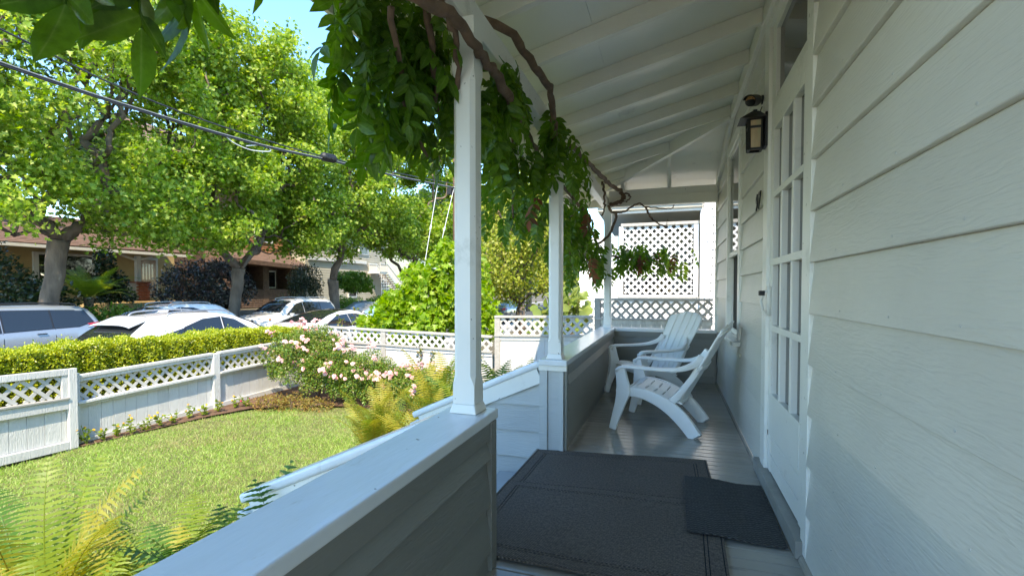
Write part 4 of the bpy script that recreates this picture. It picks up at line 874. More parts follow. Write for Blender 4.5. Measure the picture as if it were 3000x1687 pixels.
# ================================================================== CARS
m_carw = M('white_car_paint', (.66, .67, .68), .25, .01, 1, spec=.5, coat=1)
m_carp = M('pearl_car_paint', (.50, .50, .47), .3, .01, 1, spec=.5, coat=1)
m_cars = M('silver_car_paint', (.30, .33, .36), .3, .02, 1, spec=.5, metal=.45, coat=1)
m_card = M('dark_car_paint', (.03, .035, .045), .3, .02, 1, coat=1)
m_cgl = glass('car_glass', (.012, .015, .017), .02)
m_trim = M('black_trim', (.015, .015, .016), .4, .1)
m_alloy = M('alloy', (.45, .45, .46), .3, .05, 5, metal=.8)
m_chrome = M('chrome', (.75, .75, .76), .12, .02, 5, metal=1)
m_red = M('red_lens', (.42, .012, .012), .15, .1, 20, coat=1)
m_hl = M('lamp_lens', (.55, .57, .58), .1, .1, 14, coat=1)
m_amb = M('amber_lens', (.7, .2, .02), .2, .1)
SUV = dict(L=4.6, top=[(-2.3, .62), (-2.29, .95), (-2.24, 1.12), (-2.12, 1.42), (-1.98, 1.60), (-1.8, 1.66), (-1.0, 1.70), (-.2, 1.70), (.3, 1.64), (.7, 1.48), (1.22, 1.13), (1.35, 1.085), (1.9, 1.0), (2.15, .93), (2.27, .78), (2.3, .55)],
           belt=[(-2.3, 1.1), (-1.5, 1.08), (1.2, .99), (2.3, .86)], w=[(-2.3, .74), (-2.15, .86), (-1.6, .905), (1.2, .905), (1.9, .87), (2.2, .76), (2.3, .6)], wr=.63,
           win=[[(-2.02, 1.22), (-1.62, 1.10), (-1.10, 1.09), (-1.10, 1.55), (-1.85, 1.52)], [(-1.06, 1.09), (-.12, 1.06), (-.12, 1.57), (-1.06, 1.55)], [(-.04, 1.055), (.92, 1.02), (.80, 1.12), (.28, 1.50), (-.04, 1.57)]],
           ws=(.40, 1.24), rw=(-2.235, -2.03), tail=[(-2.23, 1.02), (-1.94, 1.10), (-1.86, 1.17), (-2.15, 1.20), (-2.27, 1.10)], wheels=(-1.32, 1.36), rails=(-1.75, .15, 1.70))
CROSS = dict(SUV, L=4.7, top=[(-2.35, .65), (-2.34, .92), (-2.25, 1.10), (-1.95, 1.36), (-1.62, 1.58), (-1.45, 1.635), (-.8, 1.68), (-.1, 1.675), (.35, 1.60), (.8, 1.42), (1.32, 1.10), (1.45, 1.06), (2.0, .97), (2.22, .9), (2.32, .75), (2.35, .55)],
             win=[[(-1.86, 1.17), (-1.5, 1.07), (-1.16, 1.08), (-1.0, 1.36)], [(-1.12, 1.08), (-.15, 1.05), (-.10, 1.55), (-.55, 1.52), (-.96, 1.37)], [(-.06, 1.05), (1.0, 1.0), (.85, 1.12), (.32, 1.47), (-.02, 1.55)]],
             rw=(-2.22, -1.66), ws=(.45, 1.34), tail=[(-2.28, .98), (-1.96, 1.04), (-1.9, 1.10), (-2.2, 1.14), (-2.31, 1.08)], rails=(-1.25, .25, 1.68))
SEDAN = dict(SUV, L=4.7, top=[(-2.35, .55), (-2.34, .85), (-2.28, 1.04), (-2.0, 1.09), (-1.85, 1.12), (-1.2, 1.32), (-.6, 1.43), (0, 1.45), (.35, 1.41), (.8, 1.24), (1.4, .96), (1.55, .92), (2.0, .82), (2.22, .74), (2.32, .62), (2.35, .5)],
             belt=[(-2.35, .98), (-1.5, .95), (1.2, .88), (2.35, .72)], wr=.56, win=[[(-1.72, 1.0), (-1.25, .96), (-.42, .95), (-.38, 1.30), (-.9, 1.27)], [(-.34, .95), (1.02, .90), (.5, 1.20), (.1, 1.30), (-.30, 1.30)]], ws=(.42, 1.42), rw=(-1.84, .30), tail=[(-2.3, .86), (-1.98, .92), (-1.95, .98), (-2.25, .99)], wheels=(-1.42, 1.46), rails=None)
BIG = dict(SUV, L=4.8, top=[(-2.4, .65), (-2.39, 1.0), (-2.32, 1.15), (-2.15, 1.5), (-2.0, 1.66), (-1.85, 1.71), (-1.0, 1.76), (0, 1.755), (.35, 1.69), (.75, 1.52), (1.2, 1.22), (1.33, 1.17), (1.9, 1.10), (2.2, 1.03), (2.36, .88), (2.4, .6)],
           win=[[(-2.1, 1.28), (-1.9, 1.16), (-1.14, 1.14), (-1.14, 1.58), (-1.92, 1.55)], [(-1.08, 1.14), (-.12, 1.12), (-.12, 1.60), (-1.08, 1.58)], [(-.04, 1.115), (.96, 1.09), (.84, 1.18), (.32, 1.52), (-.04, 1.60)]], ws=(.42, 1.24), tail=[(-2.32, 1.02), (-2.08, 1.1), (-2.02, 1.2), (-2.3, 1.22)], wheels=(-1.40, 1.40), rails=(-1.8, .2, 1.755))
def make_car(label, sp, paint, loc, rz, front=False, roofglass=False, group='cars parked along the street'):
    c = thing('parked_car', label, 'car', (0, 0, 0), group)
    I = lambda tab: (lambda x: float(np.interp(x, [p[0] for p in tab], [p[1] for p in tab])))
    top, belt, wf = I(sp['top']), I(sp['belt']), I(sp['w']); L = sp['L']; wr0 = sp['wr']
    def bel(x): return min(belt(x), top(x)-.03)
    def wr(x): w = wf(x)*.95; return w-(w-wr0)*max(0, min(1, (top(x)-belt(x))/.52))
    def sec(x):
        w = wf(x); t = top(x); b = bel(x); q = wr(x); zb = .24+.12*max(0, abs(x)-L/2+.35)/.35; s = max(.02, min(.08, (t-b)*.3))
        zb = min(zb, b-.2)
        return [(0, zb), (w*.85, zb), (w*.97, zb+.08), (w, (zb+b)/2), (w*.99, b-.08), (w*.95, b), ((w*.95*.5+q*.5)+.012, (b+t-s)/2), (q, t-s), (q-.07, t-s*.3), (q*.5, t-.006), (0, t)]
    xs = np.concatenate([np.linspace(-L/2, -L/2+.3, 7), np.linspace(-L/2+.4, L/2-.4, 44), np.linspace(L/2-.3, L/2, 7)])
    V = []; F = []; m = 21
    for x in xs:
        h = sec(x); V += [(x, y, z) for y, z in h]+[(x, -y, z) for y, z in h[-2:0:-1]]
    m = len(sec(0))*2-2; nx = len(xs)
    F = [(i*m+k, i*m+(k+1) % m, (i+1)*m+(k+1) % m, (i+1)*m+k) for i in range(nx-1) for k in range(m)]+[tuple(range(m)), tuple((nx-1)*m+k for k in range(m))]
    MB().add(V, F).build('body', paint, c, smooth=True)
    def sy(x, z):
        b, t, q, w = bel(x), top(x), wr(x), wf(x); s = max(.02, min(.08, (t-b)*.3))
        if z >= b: return float(np.interp(z, [b, (b+t-s)/2, t-s], [w*.95, (w*.95*.5+q*.5)+.012, q]))
        return float(np.interp(z, [.24, .32, (.24+b)/2, b-.08, b], [w*.85, w*.97, w, w*.99, w*.95]))
    def sidepoly(name, poly, off, mat, grow=0, parent=c):
        cx = sum(p[0] for p in poly)/len(poly); cz = sum(p[1] for p in poly)/len(poly)
        for s in (-1, 1):
            Q = [(x+grow*math.copysign(1, x-cx), z+grow*math.copysign(.6, z-cz)) for x, z in poly]
            # fan with edge midpoints so that the pane follows the body
            R_ = []
            for i, p in enumerate(Q): q = Q[(i+1) % len(Q)]; R_ += [p, ((p[0]+q[0])/2, (p[1]+q[1])/2)]
            n = len(R_); VV = [(x, s*(sy(x, z)+off), z) for x, z in R_]+[(cx, s*(sy(cx, cz)+off), cz)]
            MB().add(VV, [(i, (i+1) % n, n) for i in range(n)]).build(name, mat, parent, smooth=True)
    for w_ in sp['win']:
        sidepoly('window_trim', w_, .005, m_trim, .03); sidepoly('window', w_, .010, m_cgl)
    def toppatch(name, x0, x1, mat, inset, off=.010, parent=c):
        def fn(u, v):
            x = x0+(x1-x0)*u; f = -1+2*v; dz = (top(x+.02)-top(x-.02))/.04; nx_ = -dz/math.hypot(1, dz); nz_ = 1/math.hypot(1, dz)
            return (x+off*nx_, f*(wr(x)-inset), top(x)-.022*f**4+off*nz_)
        return MB().grid(fn, 12, 10).build(name, mat, parent, smooth=True)
    toppatch('windshield', *sp['ws'], m_cgl, .05); 
    toppatch('rear_window', *sp['rw'], m_cgl, .075)
    if roofglass: toppatch('roof_glass', sp['rw'][1]+.02, sp['ws'][0]-.02, m_cgl, .075)
    sidepoly('tail_light', sp['tail'], .008, m_red)
    for s in (-1, 1):
        y0 = wf(-L/2+.02)*.9; z = sp['tail'][0][1]
        MB().box(-L/2-.012, -L/2+.05, s*y0-.16, s*y0+.05, z+.0, z+.14).build('tail_light', m_red, c, bevel=.02)
    MB().box(-L/2-.008, -L/2+.04, -.26, .26, .72, .84).build('licence_plate', m_carw, c)
    if front:
        for s in (-1, 1):
            MB().hexa([(2.14, s*.50, .80), (2.36, s*.50, .80), (2.20, s*.80, .86), (1.92, s*.84, .88), (2.12, s*.52, .93), (2.335, s*.50, .92), (2.13, s*.80, .99), (1.86, s*.835, 1.0)]).build('headlight', m_hl, c, bevel=.012)
            MB().box(1.83, 1.93, s*.825-.02, s*.825+.035, .915, .975).build('turn_signal', m_amb, c, bevel=.01)
            MB().box(2.2, 2.345, s*.62-.09, s*.62+.09, .42, .50).build('fog_lamp', m_hl, c, bevel=.01)
        gr_ = MB().box(2.30, 2.39, -.47, .47, .70, .93).build('grille', m_trim, c, bevel=.02)
        for k in range(4): MB().box(2.385, 2.41, -.45, .45, .715+.052*k, .74+.052*k).build('slat', m_chrome, gr_, bevel=.004)
        em = MB()
        for rx, rz_ in ((.075, .05), (.028, .05), (.055, .02)):
            em.tube([(2.425, rx*math.cos(t), .83+(.018 if rx == .055 else 0)+rz_*math.sin(t)) for t in np.linspace(0, 2*math.pi, 21)], .007, 5)
        em.build('emblem', m_chrome, gr_)
        MB().box(2.36, 2.42, -.3, .3, .36, .46).build('lower_grille', m_trim, c)
    for s in (-1, 1):
        MB().tube([(.86, s*.90, 1.02), (.86, s*1.0, 1.06)], [.02, .02], 6).box(.78, .90, s*1.01-.10, s*1.01+.06, 1.02, 1.16).build('mirror', paint, c, bevel=.025)
        if sp['rails']:
            x0, x1, z = sp['rails']; p = smooth_path([(x0, s*.55, z-.06), (x0+.15, s*.56, z+.02), ((x0+x1)/2, s*.56, z+.045), (x1-.15, s*.56, z+.02), (x1, s*.55, z-.05)])
            MB().tube(p, .018, 6).build('roof_rail', m_trim if paint is m_cars else m_alloy, c, smooth=True)
        for x in (-.92, .12):
            if len(sp['win']) > 2: MB().box(x, x+.2, s*(sy(x, .96)+.012)-.012, s*(sy(x, .96)+.012)+.012, .955, .98).build('door_handle', m_trim, c, bevel=.006)
        for x in (-.09, -1.12, .98):
            MB().add([(x, s*(sy(x, z)+.003), z) for z in (.3, .5, .7, .9, belt(x))]+[(x+.012, s*(sy(x, z)+.003), z) for z in (.3, .5, .7, .9, belt(x))], [(i, i+1, i+6, i+5) for i in range(4)]).build('door_seam', m_trim, c)
    for x in sp['wheels']:
        for s in (-1, 1):
            n = 24; R0 = .42; VV = [(x, s*(sy(x, .6)+.006), .36)]+[(x+R0*math.cos(t), s*(sy(x+R0*math.cos(t), max(.3, .36+R0*math.sin(t)))+.006), max(.22, .36+R0*math.sin(t))) for t in np.linspace(-.35, math.pi+.35, n)]
            MB().add(VV, [(0, i, i+1) for i in range(1, n)]).build('wheel_arch', m_trim, c)
            yo = s*(wf(x)+.012); wh = MB().lathe([(.22, -.10*s), (.33, -.10*s), (.345, -.05*s), (.345, -.015*s), (.33, 0), (.235, .004*s)], 28, (x, yo, .345), 1).build('wheel', m_rub, c, smooth=True)
            rim = MB().lathe([(.235, .003*s), (.215, .0), (.205, -.03*s), (.0, -.035*s)], 28, (x, yo, .345), 1)
            for k in range(5):
                t = 2*math.pi*k/5+.3; rim.bar((x+.03*math.cos(t), yo+.002*s, .345+.03*math.sin(t)), (x+.22*math.cos(t), yo+.002*s, .345+.22*math.sin(t)), .03, .06, (math.cos(t+1.57), 0, math.sin(t+1.57)))
            rim.build('rim', m_alloy, wh)
    c.location = loc; c.rotation_euler = (0, 0, rz)
    return c
RZ = -.95
near = make_car('white crossover with rear spoiler parked nearest, just behind the hedge', CROSS, m_carw, (-10.45, 8.35, RZ), R(90)); near.scale = (1, 1, .98)
MB().grid(lambda u, v: (-1.98+.42*u, -.58+1.16*v, 1.50+.155*u-.05*(2*v-1)**4), 6, 12).build('spoiler', m_carw, near, smooth=True).modifiers.new('s', 'SOLIDIFY').thickness = .03
em = MB()
em.tube([(-2.335+.02*math.sin(t), .055*math.cos(t), 1.0+.042*math.sin(t)) for t in np.linspace(0, 2*math.pi, 21)], .006, 5).tube([(-2.345, .015, 1.03), (-2.352, .0, .99), (-2.352, -.035, .975)], .006, 5)
em.build('emblem', m_chrome, near)
make_car('white sedan with black glass roof parked ahead of the crossover', SEDAN, m_carw, (-10.45, 13.2, RZ+.06), R(90), roofglass=True)
make_car('silver SUV with black roof rails parked across the street at the far left', SUV, m_cars, (-16.1, 6.95, RZ+.05), R(-90))
make_car('white crossover parked across the street in front of the dark purple bush', CROSS, m_carw, (-16.15, 11.55, RZ), R(-90))
make_car('pearl white SUV facing the camera across the street, chrome grille showing', BIG, m_carp, (-16.1, 17.0, RZ), R(-90), front=True)
make_car('dark car parked far down the street, glimpsed through the foliage', SEDAN, m_card, (-10.6, 30.5, RZ), R(90))
# car under a silver cover
cv = thing('covered_car', 'parked car hidden under a crumpled silver dust cover', 'covered car', (-16.1, 23.6, RZ), 'cars parked along the street')
def cover(u, v):
    t = [(-2.35, .75), (-2.2, 1.0), (-1.7, 1.12), (-1.0, 1.38), (0, 1.45), (.5, 1.36), (1.2, 1.0), (2.0, .88), (2.3, .7), (2.38, .2)]; x = -2.38+4.76*u; z = float(np.interp(x, [p[0] for p in t], [p[1] for p in t])); f = -1+2*v
    a = min(1, abs(f)/.55); y = math.copysign(min(1, abs(f)/.5)*.72+max(0, abs(f)-.5)*.45, f); zz = z-.05*a**3 if abs(f) < .5 else (z-.05)*(1-((abs(f)-.5)/.5)**1.0)+.12
    w = .025*math.sin(x*11+zz*7)*abs(f)+.02*math.sin(x*23-zz*13+y*9)*abs(f)
    return (-16.1+y+w, 23.6+x*.98+w*.6, RZ+zz+.012*math.sin(x*17+y*9))
MB().grid(cover, 70, 40).build('cover', M('silver_cover', (.5, .52, .54), .28, .06, 6, metal=.75, bmp=.4, bscale=9, bdist=.02), cv, smooth=True)
# ================================================================== TREES
def tree(name, label, base, th, r0, lobes, na, nl, size, mat, tmpl=PLANE, bark=m_bark, fork=3, cl=.55, group=None, lean=(0, 0), cat='tree', spread=.30):
    t = thing(name, label, cat, base, group); b = Vector(base); fk = b+Vector((lean[0], lean[1], th))
    pts = [b+Vector((0, 0, -.1)), b+Vector((lean[0]*.15, lean[1]*.15, th*.35)), b+Vector((lean[0]*.6, lean[1]*.6, th*.7)), fk]
    MB().tube([q+Vector((random.uniform(-.03, .03), random.uniform(-.03, .03), 0)) for q in smooth_path(pts, 4)], [r0*(1.3, 1.12, 1.03, .98, .96, .95, .95, .96, .98, 1.0, 1.03, 1.08, 1.12)[i] for i in range(13)], 14).build('trunk', bark, t, smooth=True)
    # attractor points in the crown, joined outward from the fork
    L = np.array(lobes); vol = L[:, 3]*L[:, 4]*L[:, 5]; pk = rng.choice(len(L), na, p=vol/vol.sum())
    A = L[pk, :3]+rand_dirs(na)*(rng.uniform(.06, 1, na)**(1/3))[:, None]*L[pk, 3:6]
    A = A[np.argsort(np.linalg.norm(A-np.array(fk), axis=1))]
    nodes = [np.array(fk)]; par = [-1]; dist = [0.]
    for a in A:
        Nn = np.array(nodes); d = np.linalg.norm(Nn-a, axis=1)+.35*np.array(dist)+np.where(Nn[:, 2] > a[2]+1.5, 1.5, 0)
        j = int(np.argmin(d)); nodes.append(a); par.append(j); dist.append(dist[j]+float(np.linalg.norm(Nn[j]-a)))
    wt = [1.]*len(nodes)
    for i in range(len(nodes)-1, 0, -1): wt[par[i]] += wt[i]
    k0 = r0*.85/math.sqrt(max(wt[i] for i in range(1, len(nodes)))); mb = MB()
    for i in range(1, len(nodes)):
        p, q = Vector(nodes[par[i]]), Vector(nodes[i]); ra = min(k0*math.sqrt(wt[i])*1.05, r0*.8); ch = [wt[j] for j in range(i+1, min(len(nodes), i+400)) if par[j] == i]
        rb = k0*math.sqrt(max(ch)) if ch else .008; rb = min(rb, ra); l = (q-p).length; j_ = l*.10
        mid = [p.lerp(q, f)+Vector((random.uniform(-j_, j_), random.uniform(-j_, j_), random.uniform(-j_, j_)+.08*l*math.sin(f*3.1))) for f in (.33, .66)]
        mb.tube([p, *mid, q], [max(ra, .012), max(ra*.7+rb*.3, .011), max(ra*.3+rb*.7, .010), max(rb, .008)], 6 if ra > .05 else 4)
    mb.build('branch', bark, t, smooth=True)
    Nn = np.array(nodes); far = np.where(np.array(wt) < 7)[0]; pick = rng.choice(far, nl); par_ = np.array(par)
    f = rng.uniform(0, 1, nl)[:, None]; base_ = Nn[pick]*(1-f*.6)+Nn[np.maximum(par_[pick], 0)]*f*.6
    P = base_+rng.normal(0, spread, (nl, 3))*[1, 1, .75]
    D = nrm(rng.normal(0, 1, (nl, 3))+[.15, -.1, -.35]); N = nrm(rng.normal(0, .75, (nl, 3))+[.35, -.35, .75])
    scatter('crown', *tmpl, P, D, N, rng.uniform(*size, nl), mat, t)
    return t
m_plane = leaf('plane_leaf', [(0.081, 0.178, 0.017), (0.133, 0.265, 0.024), (0.206, 0.340, 0.035), (0.295, 0.417, 0.056), (0.398, 0.493, 0.106), (0.163, 0.298, 0.028)], .42, .5)
GP = 'plane trees along the far pavement'
tree('plane_tree', 'leftmost plane tree, thick trunk behind the silver SUV', (-18.3, 9.45, -.85), 3.6, .25, [(-18.0, 9.2, 7.5, 4.6, 4.6, 4.8), (-17.0, 11.5, 4.6, 3.2, 2.6, 2.0), (-17.4, 7.0, 4.3, 3.2, 2.6, 1.9), (-18, 9, 11.5, 3.4, 3.6, 3), (-16.5, 13.6, 7.5, 2.6, 2.6, 2.6), (-17.5, 11.6, 10.6, 3.4, 3.4, 3.0), (-16.6, 9.8, 3.7, 2.2, 2.4, 1.1), (-17, 5.6, 8.5, 3, 3, 4)], 560, 72000, (.09, .165), m_plane, group=GP, lean=(.1, .35))
tree('plane_tree', 'plane tree with pale trunk behind the white crossover across the street', (-18.3, 16.1, -.85), 3.0, .24, [(-18.2, 16.2, 7.6, 4.6, 4.4, 4.4), (-17.0, 14.0, 4.6, 3.0, 2.2, 1.8), (-17.2, 18.4, 4.4, 3.0, 2.4, 1.9), (-18, 15.8, 10.2, 3.5, 3.5, 2.5), (-16.8, 13.0, 3.4, 2.0, 1.6, 1.2)], 480, 58000, (.10, .175), m_plane, group=GP, lean=(.05, .3))
tree('plane_tree', 'plane tree with forked trunk behind the pearl white SUV', (-18.3, 22.9, -.85), 2.6, .28, [(-18.2, 23.0, 8.0, 4.8, 4.4, 4.8), (-17.2, 21.0, 4.9, 3.0, 2.4, 1.9), (-17.2, 25.8, 4.6, 3.0, 2.6, 2.0), (-18, 22.6, 11, 3.4, 3.4, 2.5), (-16.8, 20.2, 3.7, 2, 1.8, 1.2)], 430, 50000, (.11, .19), m_plane, group=GP, lean=(-.05, -.15))
tree('plane_tree', 'rightmost plane tree, furthest along the street above the grape vine', (-18.3, 31.0, -.85), 3.0, .28, [(-18.2, 31, 8.2, 5, 5, 5.2), (-17, 33.5, 5, 3.2, 3.4, 2.2), (-17, 28.6, 5.0, 3, 2.6, 2)], 310, 30000, (.15, .25), m_plane, group=GP)
m_cit = leaf('citrus_leaf', [(0.117, 0.182, 0.016), (0.208, 0.273, 0.026), (0.312, 0.351, 0.052), (0.390, 0.390, 0.091), (0.260, 0.312, 0.039)], .4, .45)
tree('citrus_tree', 'bushy yellow-green small tree beyond the side fence, between the porch posts', (-3.9, 12.3, -.8), 1.0, .09, [(-3.75, 12.2, 1.9, 1.25, 1.2, 1.25), (-3.4, 12.1, 2.7, 1.0, 1.0, 1.0), (-4.4, 12.3, 1.6, .9, .9, .8), (-2.9, 12.1, 1.6, .7, .8, .7)], 210, 9000, (.06, .10), m_cit, LEAF6, m_twig, spread=.16)
tree('roadside_tree', 'pale green tree rising behind the citrus further down the street', (-7.6, 24.5, -.85), 2.6, .2, [(-7.8, 24.5, 5.0, 2.5, 2.4, 2.7), (-6.6, 24, 3.6, 1.6, 1.6, 1.6)], 220, 12000, (.11, .18), m_cit, LEAF6, m_bark, spread=.36)
tree('roadside_tree', 'distant green tree closing the view down the street', (-13.5, 46, -.85), 3, .3, [(-13.5, 46, 6.5, 5, 5, 5), (-10.5, 45, 4.5, 3, 3, 3)], 170, 9000, (.28, .45), m_plane, LEAF6, m_bark, spread=.7)
tree('roadside_tree', 'dark street tree behind the houses at the left edge', (-34, 13, 0), 5, .35, [(-34, 12, 9, 6, 7, 5), (-33, 24, 9, 5, 6, 4)], 160, 9000, (.3, .5), leaf('dark_leaf', [(.03, .07, .015), (.05, .10, .02), (.07, .13, .03)], .5, .3), LEAF6, m_bark, spread=.8)
m_grape = leaf('grape_leaf', [(0.124, 0.257, 0.013), (0.199, 0.352, 0.020), (0.274, 0.433, 0.041), (0.347, 0.460, 0.083), (0.161, 0.312, 0.017)], .38, .5)
bush('grape_vine', 'bright green grape vine mounded over the side fence left of the first post', 'vine', [(-5.5, 9.4, .35, .8, .6, .85), (-4.9, 9.5, .75, .8, .7, 1.05), (-4.35, 9.6, 1.0, .6, .6, 1.1), (-6.1, 9.2, .05, .45, .45, .5), (-3.9, 9.5, .45, .45, .5, .7), (-5.2, 9.3, 1.35, .35, .35, .4), (-4.6, 9.4, 1.85, .3, .3, .4), (-5.9, 9.2, .75, .3, .3, .35), (-4.15, 9.5, 2.05, .25, .3, .35), (-6.4, 9.1, .3, .25, .25, .3)], 8500, (.08, .15), m_grape, PLANE, stems=12, rmin=.55)
bush('angel_trumpet', 'large-leaved pale green shrub between the second post and the neighbouring white wall', 'shrub', [(-2.15, 9.3, .35, .42, .4, .75), (-1.85, 9.2, .75, .3, .3, .45)], 260, (.14, .26), leaf('broad_leaf', [(.16, .24, .04), (.24, .31, .08), (.30, .34, .12)], .4, .45), LEAF6)
# front-yard planting across the street
m_dk = leaf('dark_shrub_leaf', [(.012, .03, .008), (.02, .045, .012), (.035, .06, .02)], .3, .2, spec=.7)
m_pu = leaf('purple_shrub_leaf', [(.012, .02, .014), (.02, .028, .018), (.05, .035, .04), (.03, .045, .025)], .28, .15, spec=.8)
m_md = leaf('yard_leaf', [(0.062, 0.156, 0.019), (0.109, 0.234, 0.028), (0.156, 0.296, 0.040)], .4, .35)
bush('dark_bush', 'dark purple-leaved bush behind the white crossover across the street', 'bush', [(-22.6, 17.6, 1.0, 1.4, 1.5, 1.5), (-22.8, 19.3, 1.2, 1.4, 1.5, 1.5)], 9000, (.08, .16), m_pu, LEAF4)
bush('dark_bush', 'dark green shrubbery at the far left edge behind the silver SUV', 'bush', [(-22.4, 9.5, 1.0, 1.5, 1.8, 1.7), (-22.0, 11.0, .5, 1.2, 1.2, 1.1), (-24, 8.5, 2.4, 1.6, 2, 1.6)], 8000, (.10, .2), m_dk, LEAF4)
bush('clipped_shrub', 'dark rounded clipped shrub in front of the shingled house', 'shrub', [(-23, 25.7, 1.6, 1.0, 1.0, 1.2), (-23, 25.7, .8, .95, 1.0, 1.1)], 6000, (.07, .14), m_dk, LEAF4)
bush('small_maple', 'small bright green maple in front of the pale clapboard house', 'shrub', [(-23, 30.6, 1.7, 1.1, 1.5, .8), (-23, 31.4, 1.3, .9, 1.2, .6)], 4500, (.10, .18), m_md, PLANE)
bush('low_bush', 'low green bushes at the kerb behind the covered car', 'bush', [(-21, 28.5, -.1, 1, 1.3, .6), (-21, 31.5, 0, 1, 1.6, .7), (-20.8, 26.6, 0, .8, 1, .7)], 5000, (.08, .15), m_md, LEAF4)
bush('low_bush', 'bright green low planting beneath the tree fern across the street', 'bush', [(-20.8, 12.8, -.2, .8, 1.2, .7), (-20.8, 14.2, -.3, .7, .9, .6), (-20.8, 10.6, -.2, .8, 1, .7)], 5000, (.08, .16), m_md, LEAF4)
bush('dark_conifer', 'slim dark layered conifer beside the bungalow window', 'conifer', [(-23, 13.95, 2.3, .3, .32, .6), (-23, 14.1, 1.5, .5, .55, .5), (-23, 14.3, .9, .6, .65, .45)], 2400, (.09, .17), m_dk, LEAF4)
tf = thing('tree_fern', 'lush green tree fern in front of the bungalow window', 'fern', (-21.6, 12.5, -.6)); MB().tube([(-21.6, 12.5, -.6), (-21.6, 12.55, .3), (-21.6, 12.5, .9)], [.18, .15, .16], 10).build('trunk', m_twig, tf)
for i in range(22):
    o = bpy.data.objects.new('frond', FR['m'][i % 3]); COL.objects.link(o); o.parent = tf; o.location = (0, 0, 1.45); s = random.uniform(1.5, 2.0); o.scale = (s, s*1.3, s); o.rotation_euler = (0, R(random.uniform(15, 70)), 2*math.pi*i/22)
ag = thing('agave', 'pale green agave rosette on the bank in front of the brick pier', 'agave', (-21.5, 14.4, -.5)); m_ag = leaf('agave_leaf', [(.10, .18, .08), (.14, .22, .10)], .45, .2)
for i in range(24):
    a = i*2.4; e = R(20+60*(i/24)); d = Vector((math.cos(a)*math.cos(e), math.sin(a)*math.cos(e), math.sin(e))); s = d.cross(Vector((0, 0, 1))).normalized(); p = Vector((-21.5, 14.4, -.2)); u = s.cross(d)
    MB().add([p-s*.06, p+s*.06, p+d*.45+s*.10+u*.03, p+d*.45-s*.10+u*.03, p+d*.9, p+d*.45-u*.02], [(0, 1, 5), (1, 2, 5), (2, 4, 5), (4, 3, 5), (3, 0, 5)]).build('leaf', m_ag, ag)
nz = thing('flax_plant', 'spiky bronze flax in front of the shingled porch', 'flax', (-22.3, 23.3, -.4)); m_fx = leaf('flax_leaf', [(.09, .08, .04), (.13, .12, .05), (.10, .05, .03)], .5, .25)
for i in range(34):
    a = random.uniform(0, 6.3); e = R(random.uniform(35, 85)); l = random.uniform(1.0, 2.0); d = Vector((math.cos(a)*math.cos(e), math.sin(a)*math.cos(e), math.sin(e))); s = Vector((-math.sin(a), math.cos(a), 0)); p = Vector((-22.3+random.gauss(0, .2), 23.3+random.gauss(0, .5), -.3))
    MB().add([p-s*.04, p+s*.04, p+d*l*.6+s*.04, p+d*l*.6-s*.04, p+d*l+Vector((0, 0, -.12*l))], [(0, 1, 2, 3), (3, 2, 4)]).build('leaf', m_fx, nz)
# ================================================================== HOUSES ACROSS THE STREET
m_tan = M('tan_stucco', (.46, .33, .16), .85, .08, 3, bmp=.3, bscale=40)
m_rsh = M('brown_roof', (.17, .105, .08), .9, .25, 3, bmp=.6, bscale=12, bdist=.02, objvar=.12)
m_brick = M('brick', (.30, .085, .045), .8, .2, 6, objvar=.2)
m_mort = M('mortar', (.35, .32, .28), .9)
m_shg = M('cedar_shingle', (.30, .13, .06), .8, .25, 4, bmp=.4, bscale=20, objvar=.2)
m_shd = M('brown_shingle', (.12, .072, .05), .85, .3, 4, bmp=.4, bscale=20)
m_beige = M('beige_clapboard', (.42, .38, .30), .6, .05, 3, objvar=.03)
m_dkwin = glass('far_window_glass', (.015, .018, .02), .05)
m_woodd = M('stained_door', (.22, .075, .025), .4, .2, 5, stretch=(1, 1, .2), coat=.4)
m_wht2 = M('far_white_trim', (.62, .62, .59), .5, .04, 3)
bg = thing('bungalow', 'yellow stucco bungalow with brown shingle roof across the street', 'house', (-28, 16, 0))
MB().box(-36, -27.5, 9.0, 20.3, -.1, 3.25).build('wall', m_tan, bg)
# roof courses as real steps
rf = MB().add([(-24.8, 8, 3.02), (-24.8, 19.3, 3.10), (-31.5, 19.3, 5.1), (-31.5, 8, 5.0), (-38, 19.3, 3.0), (-38, 8, 3.0), (-24.8, 8, 2.9), (-24.8, 19.3, 2.98)], [(0, 1, 2, 3), (3, 2, 4, 5), (6, 7, 1, 0)]).build('roof', m_rsh, bg)
for k in range(26):
    f0, f1 = k/26, (k+1.25)/26; p = lambda f, y: (-24.78-6.7*f, y, 3.035+.01*(y-8)/1.4+1.98*f+.03)
    a, b, c_, d = p(f0, 8.02), p(f0, 19.28), p(f1, 19.28), p(f1, 8.02)
    MB().hexa([a, b, (c_[0], c_[1], c_[2]-.035), (d[0], d[1], d[2]-.035), (a[0], a[1], a[2]+.03), (b[0], b[1], b[2]+.03), (c_[0], c_[1], c_[2]-.005), (d[0], d[1], d[2]-.005)]).build('shingle_course', m_rsh, rf)
MB().box(-24.86, -24.70, 8, 19.3, 2.93, 3.06).build('gutter', m_wht2, bg)
w1 = MB().box(-27.52, -27.40, 13.75, 16.25, 1.55, 2.92).build('window', m_wht2, bg)
MB().box(-27.41, -27.385, 13.95, 16.05, 1.7, 2.8).build('pane', m_dkwin, w1)
d1 = MB().box(-27.52, -27.42, 18.15, 19.3, .75, 2.95).build('door', m_wht2, bg); lf = MB().box(-27.43, -27.37, 18.3, 19.15, .8, 2.83).build('leaf', m_woodd, d1)
for k in range(4): MB().box(-27.372, -27.362, 18.42+.16*k, 18.52+.16*k, 1.75, 2.6).build('pane', m_dkwin, d1)
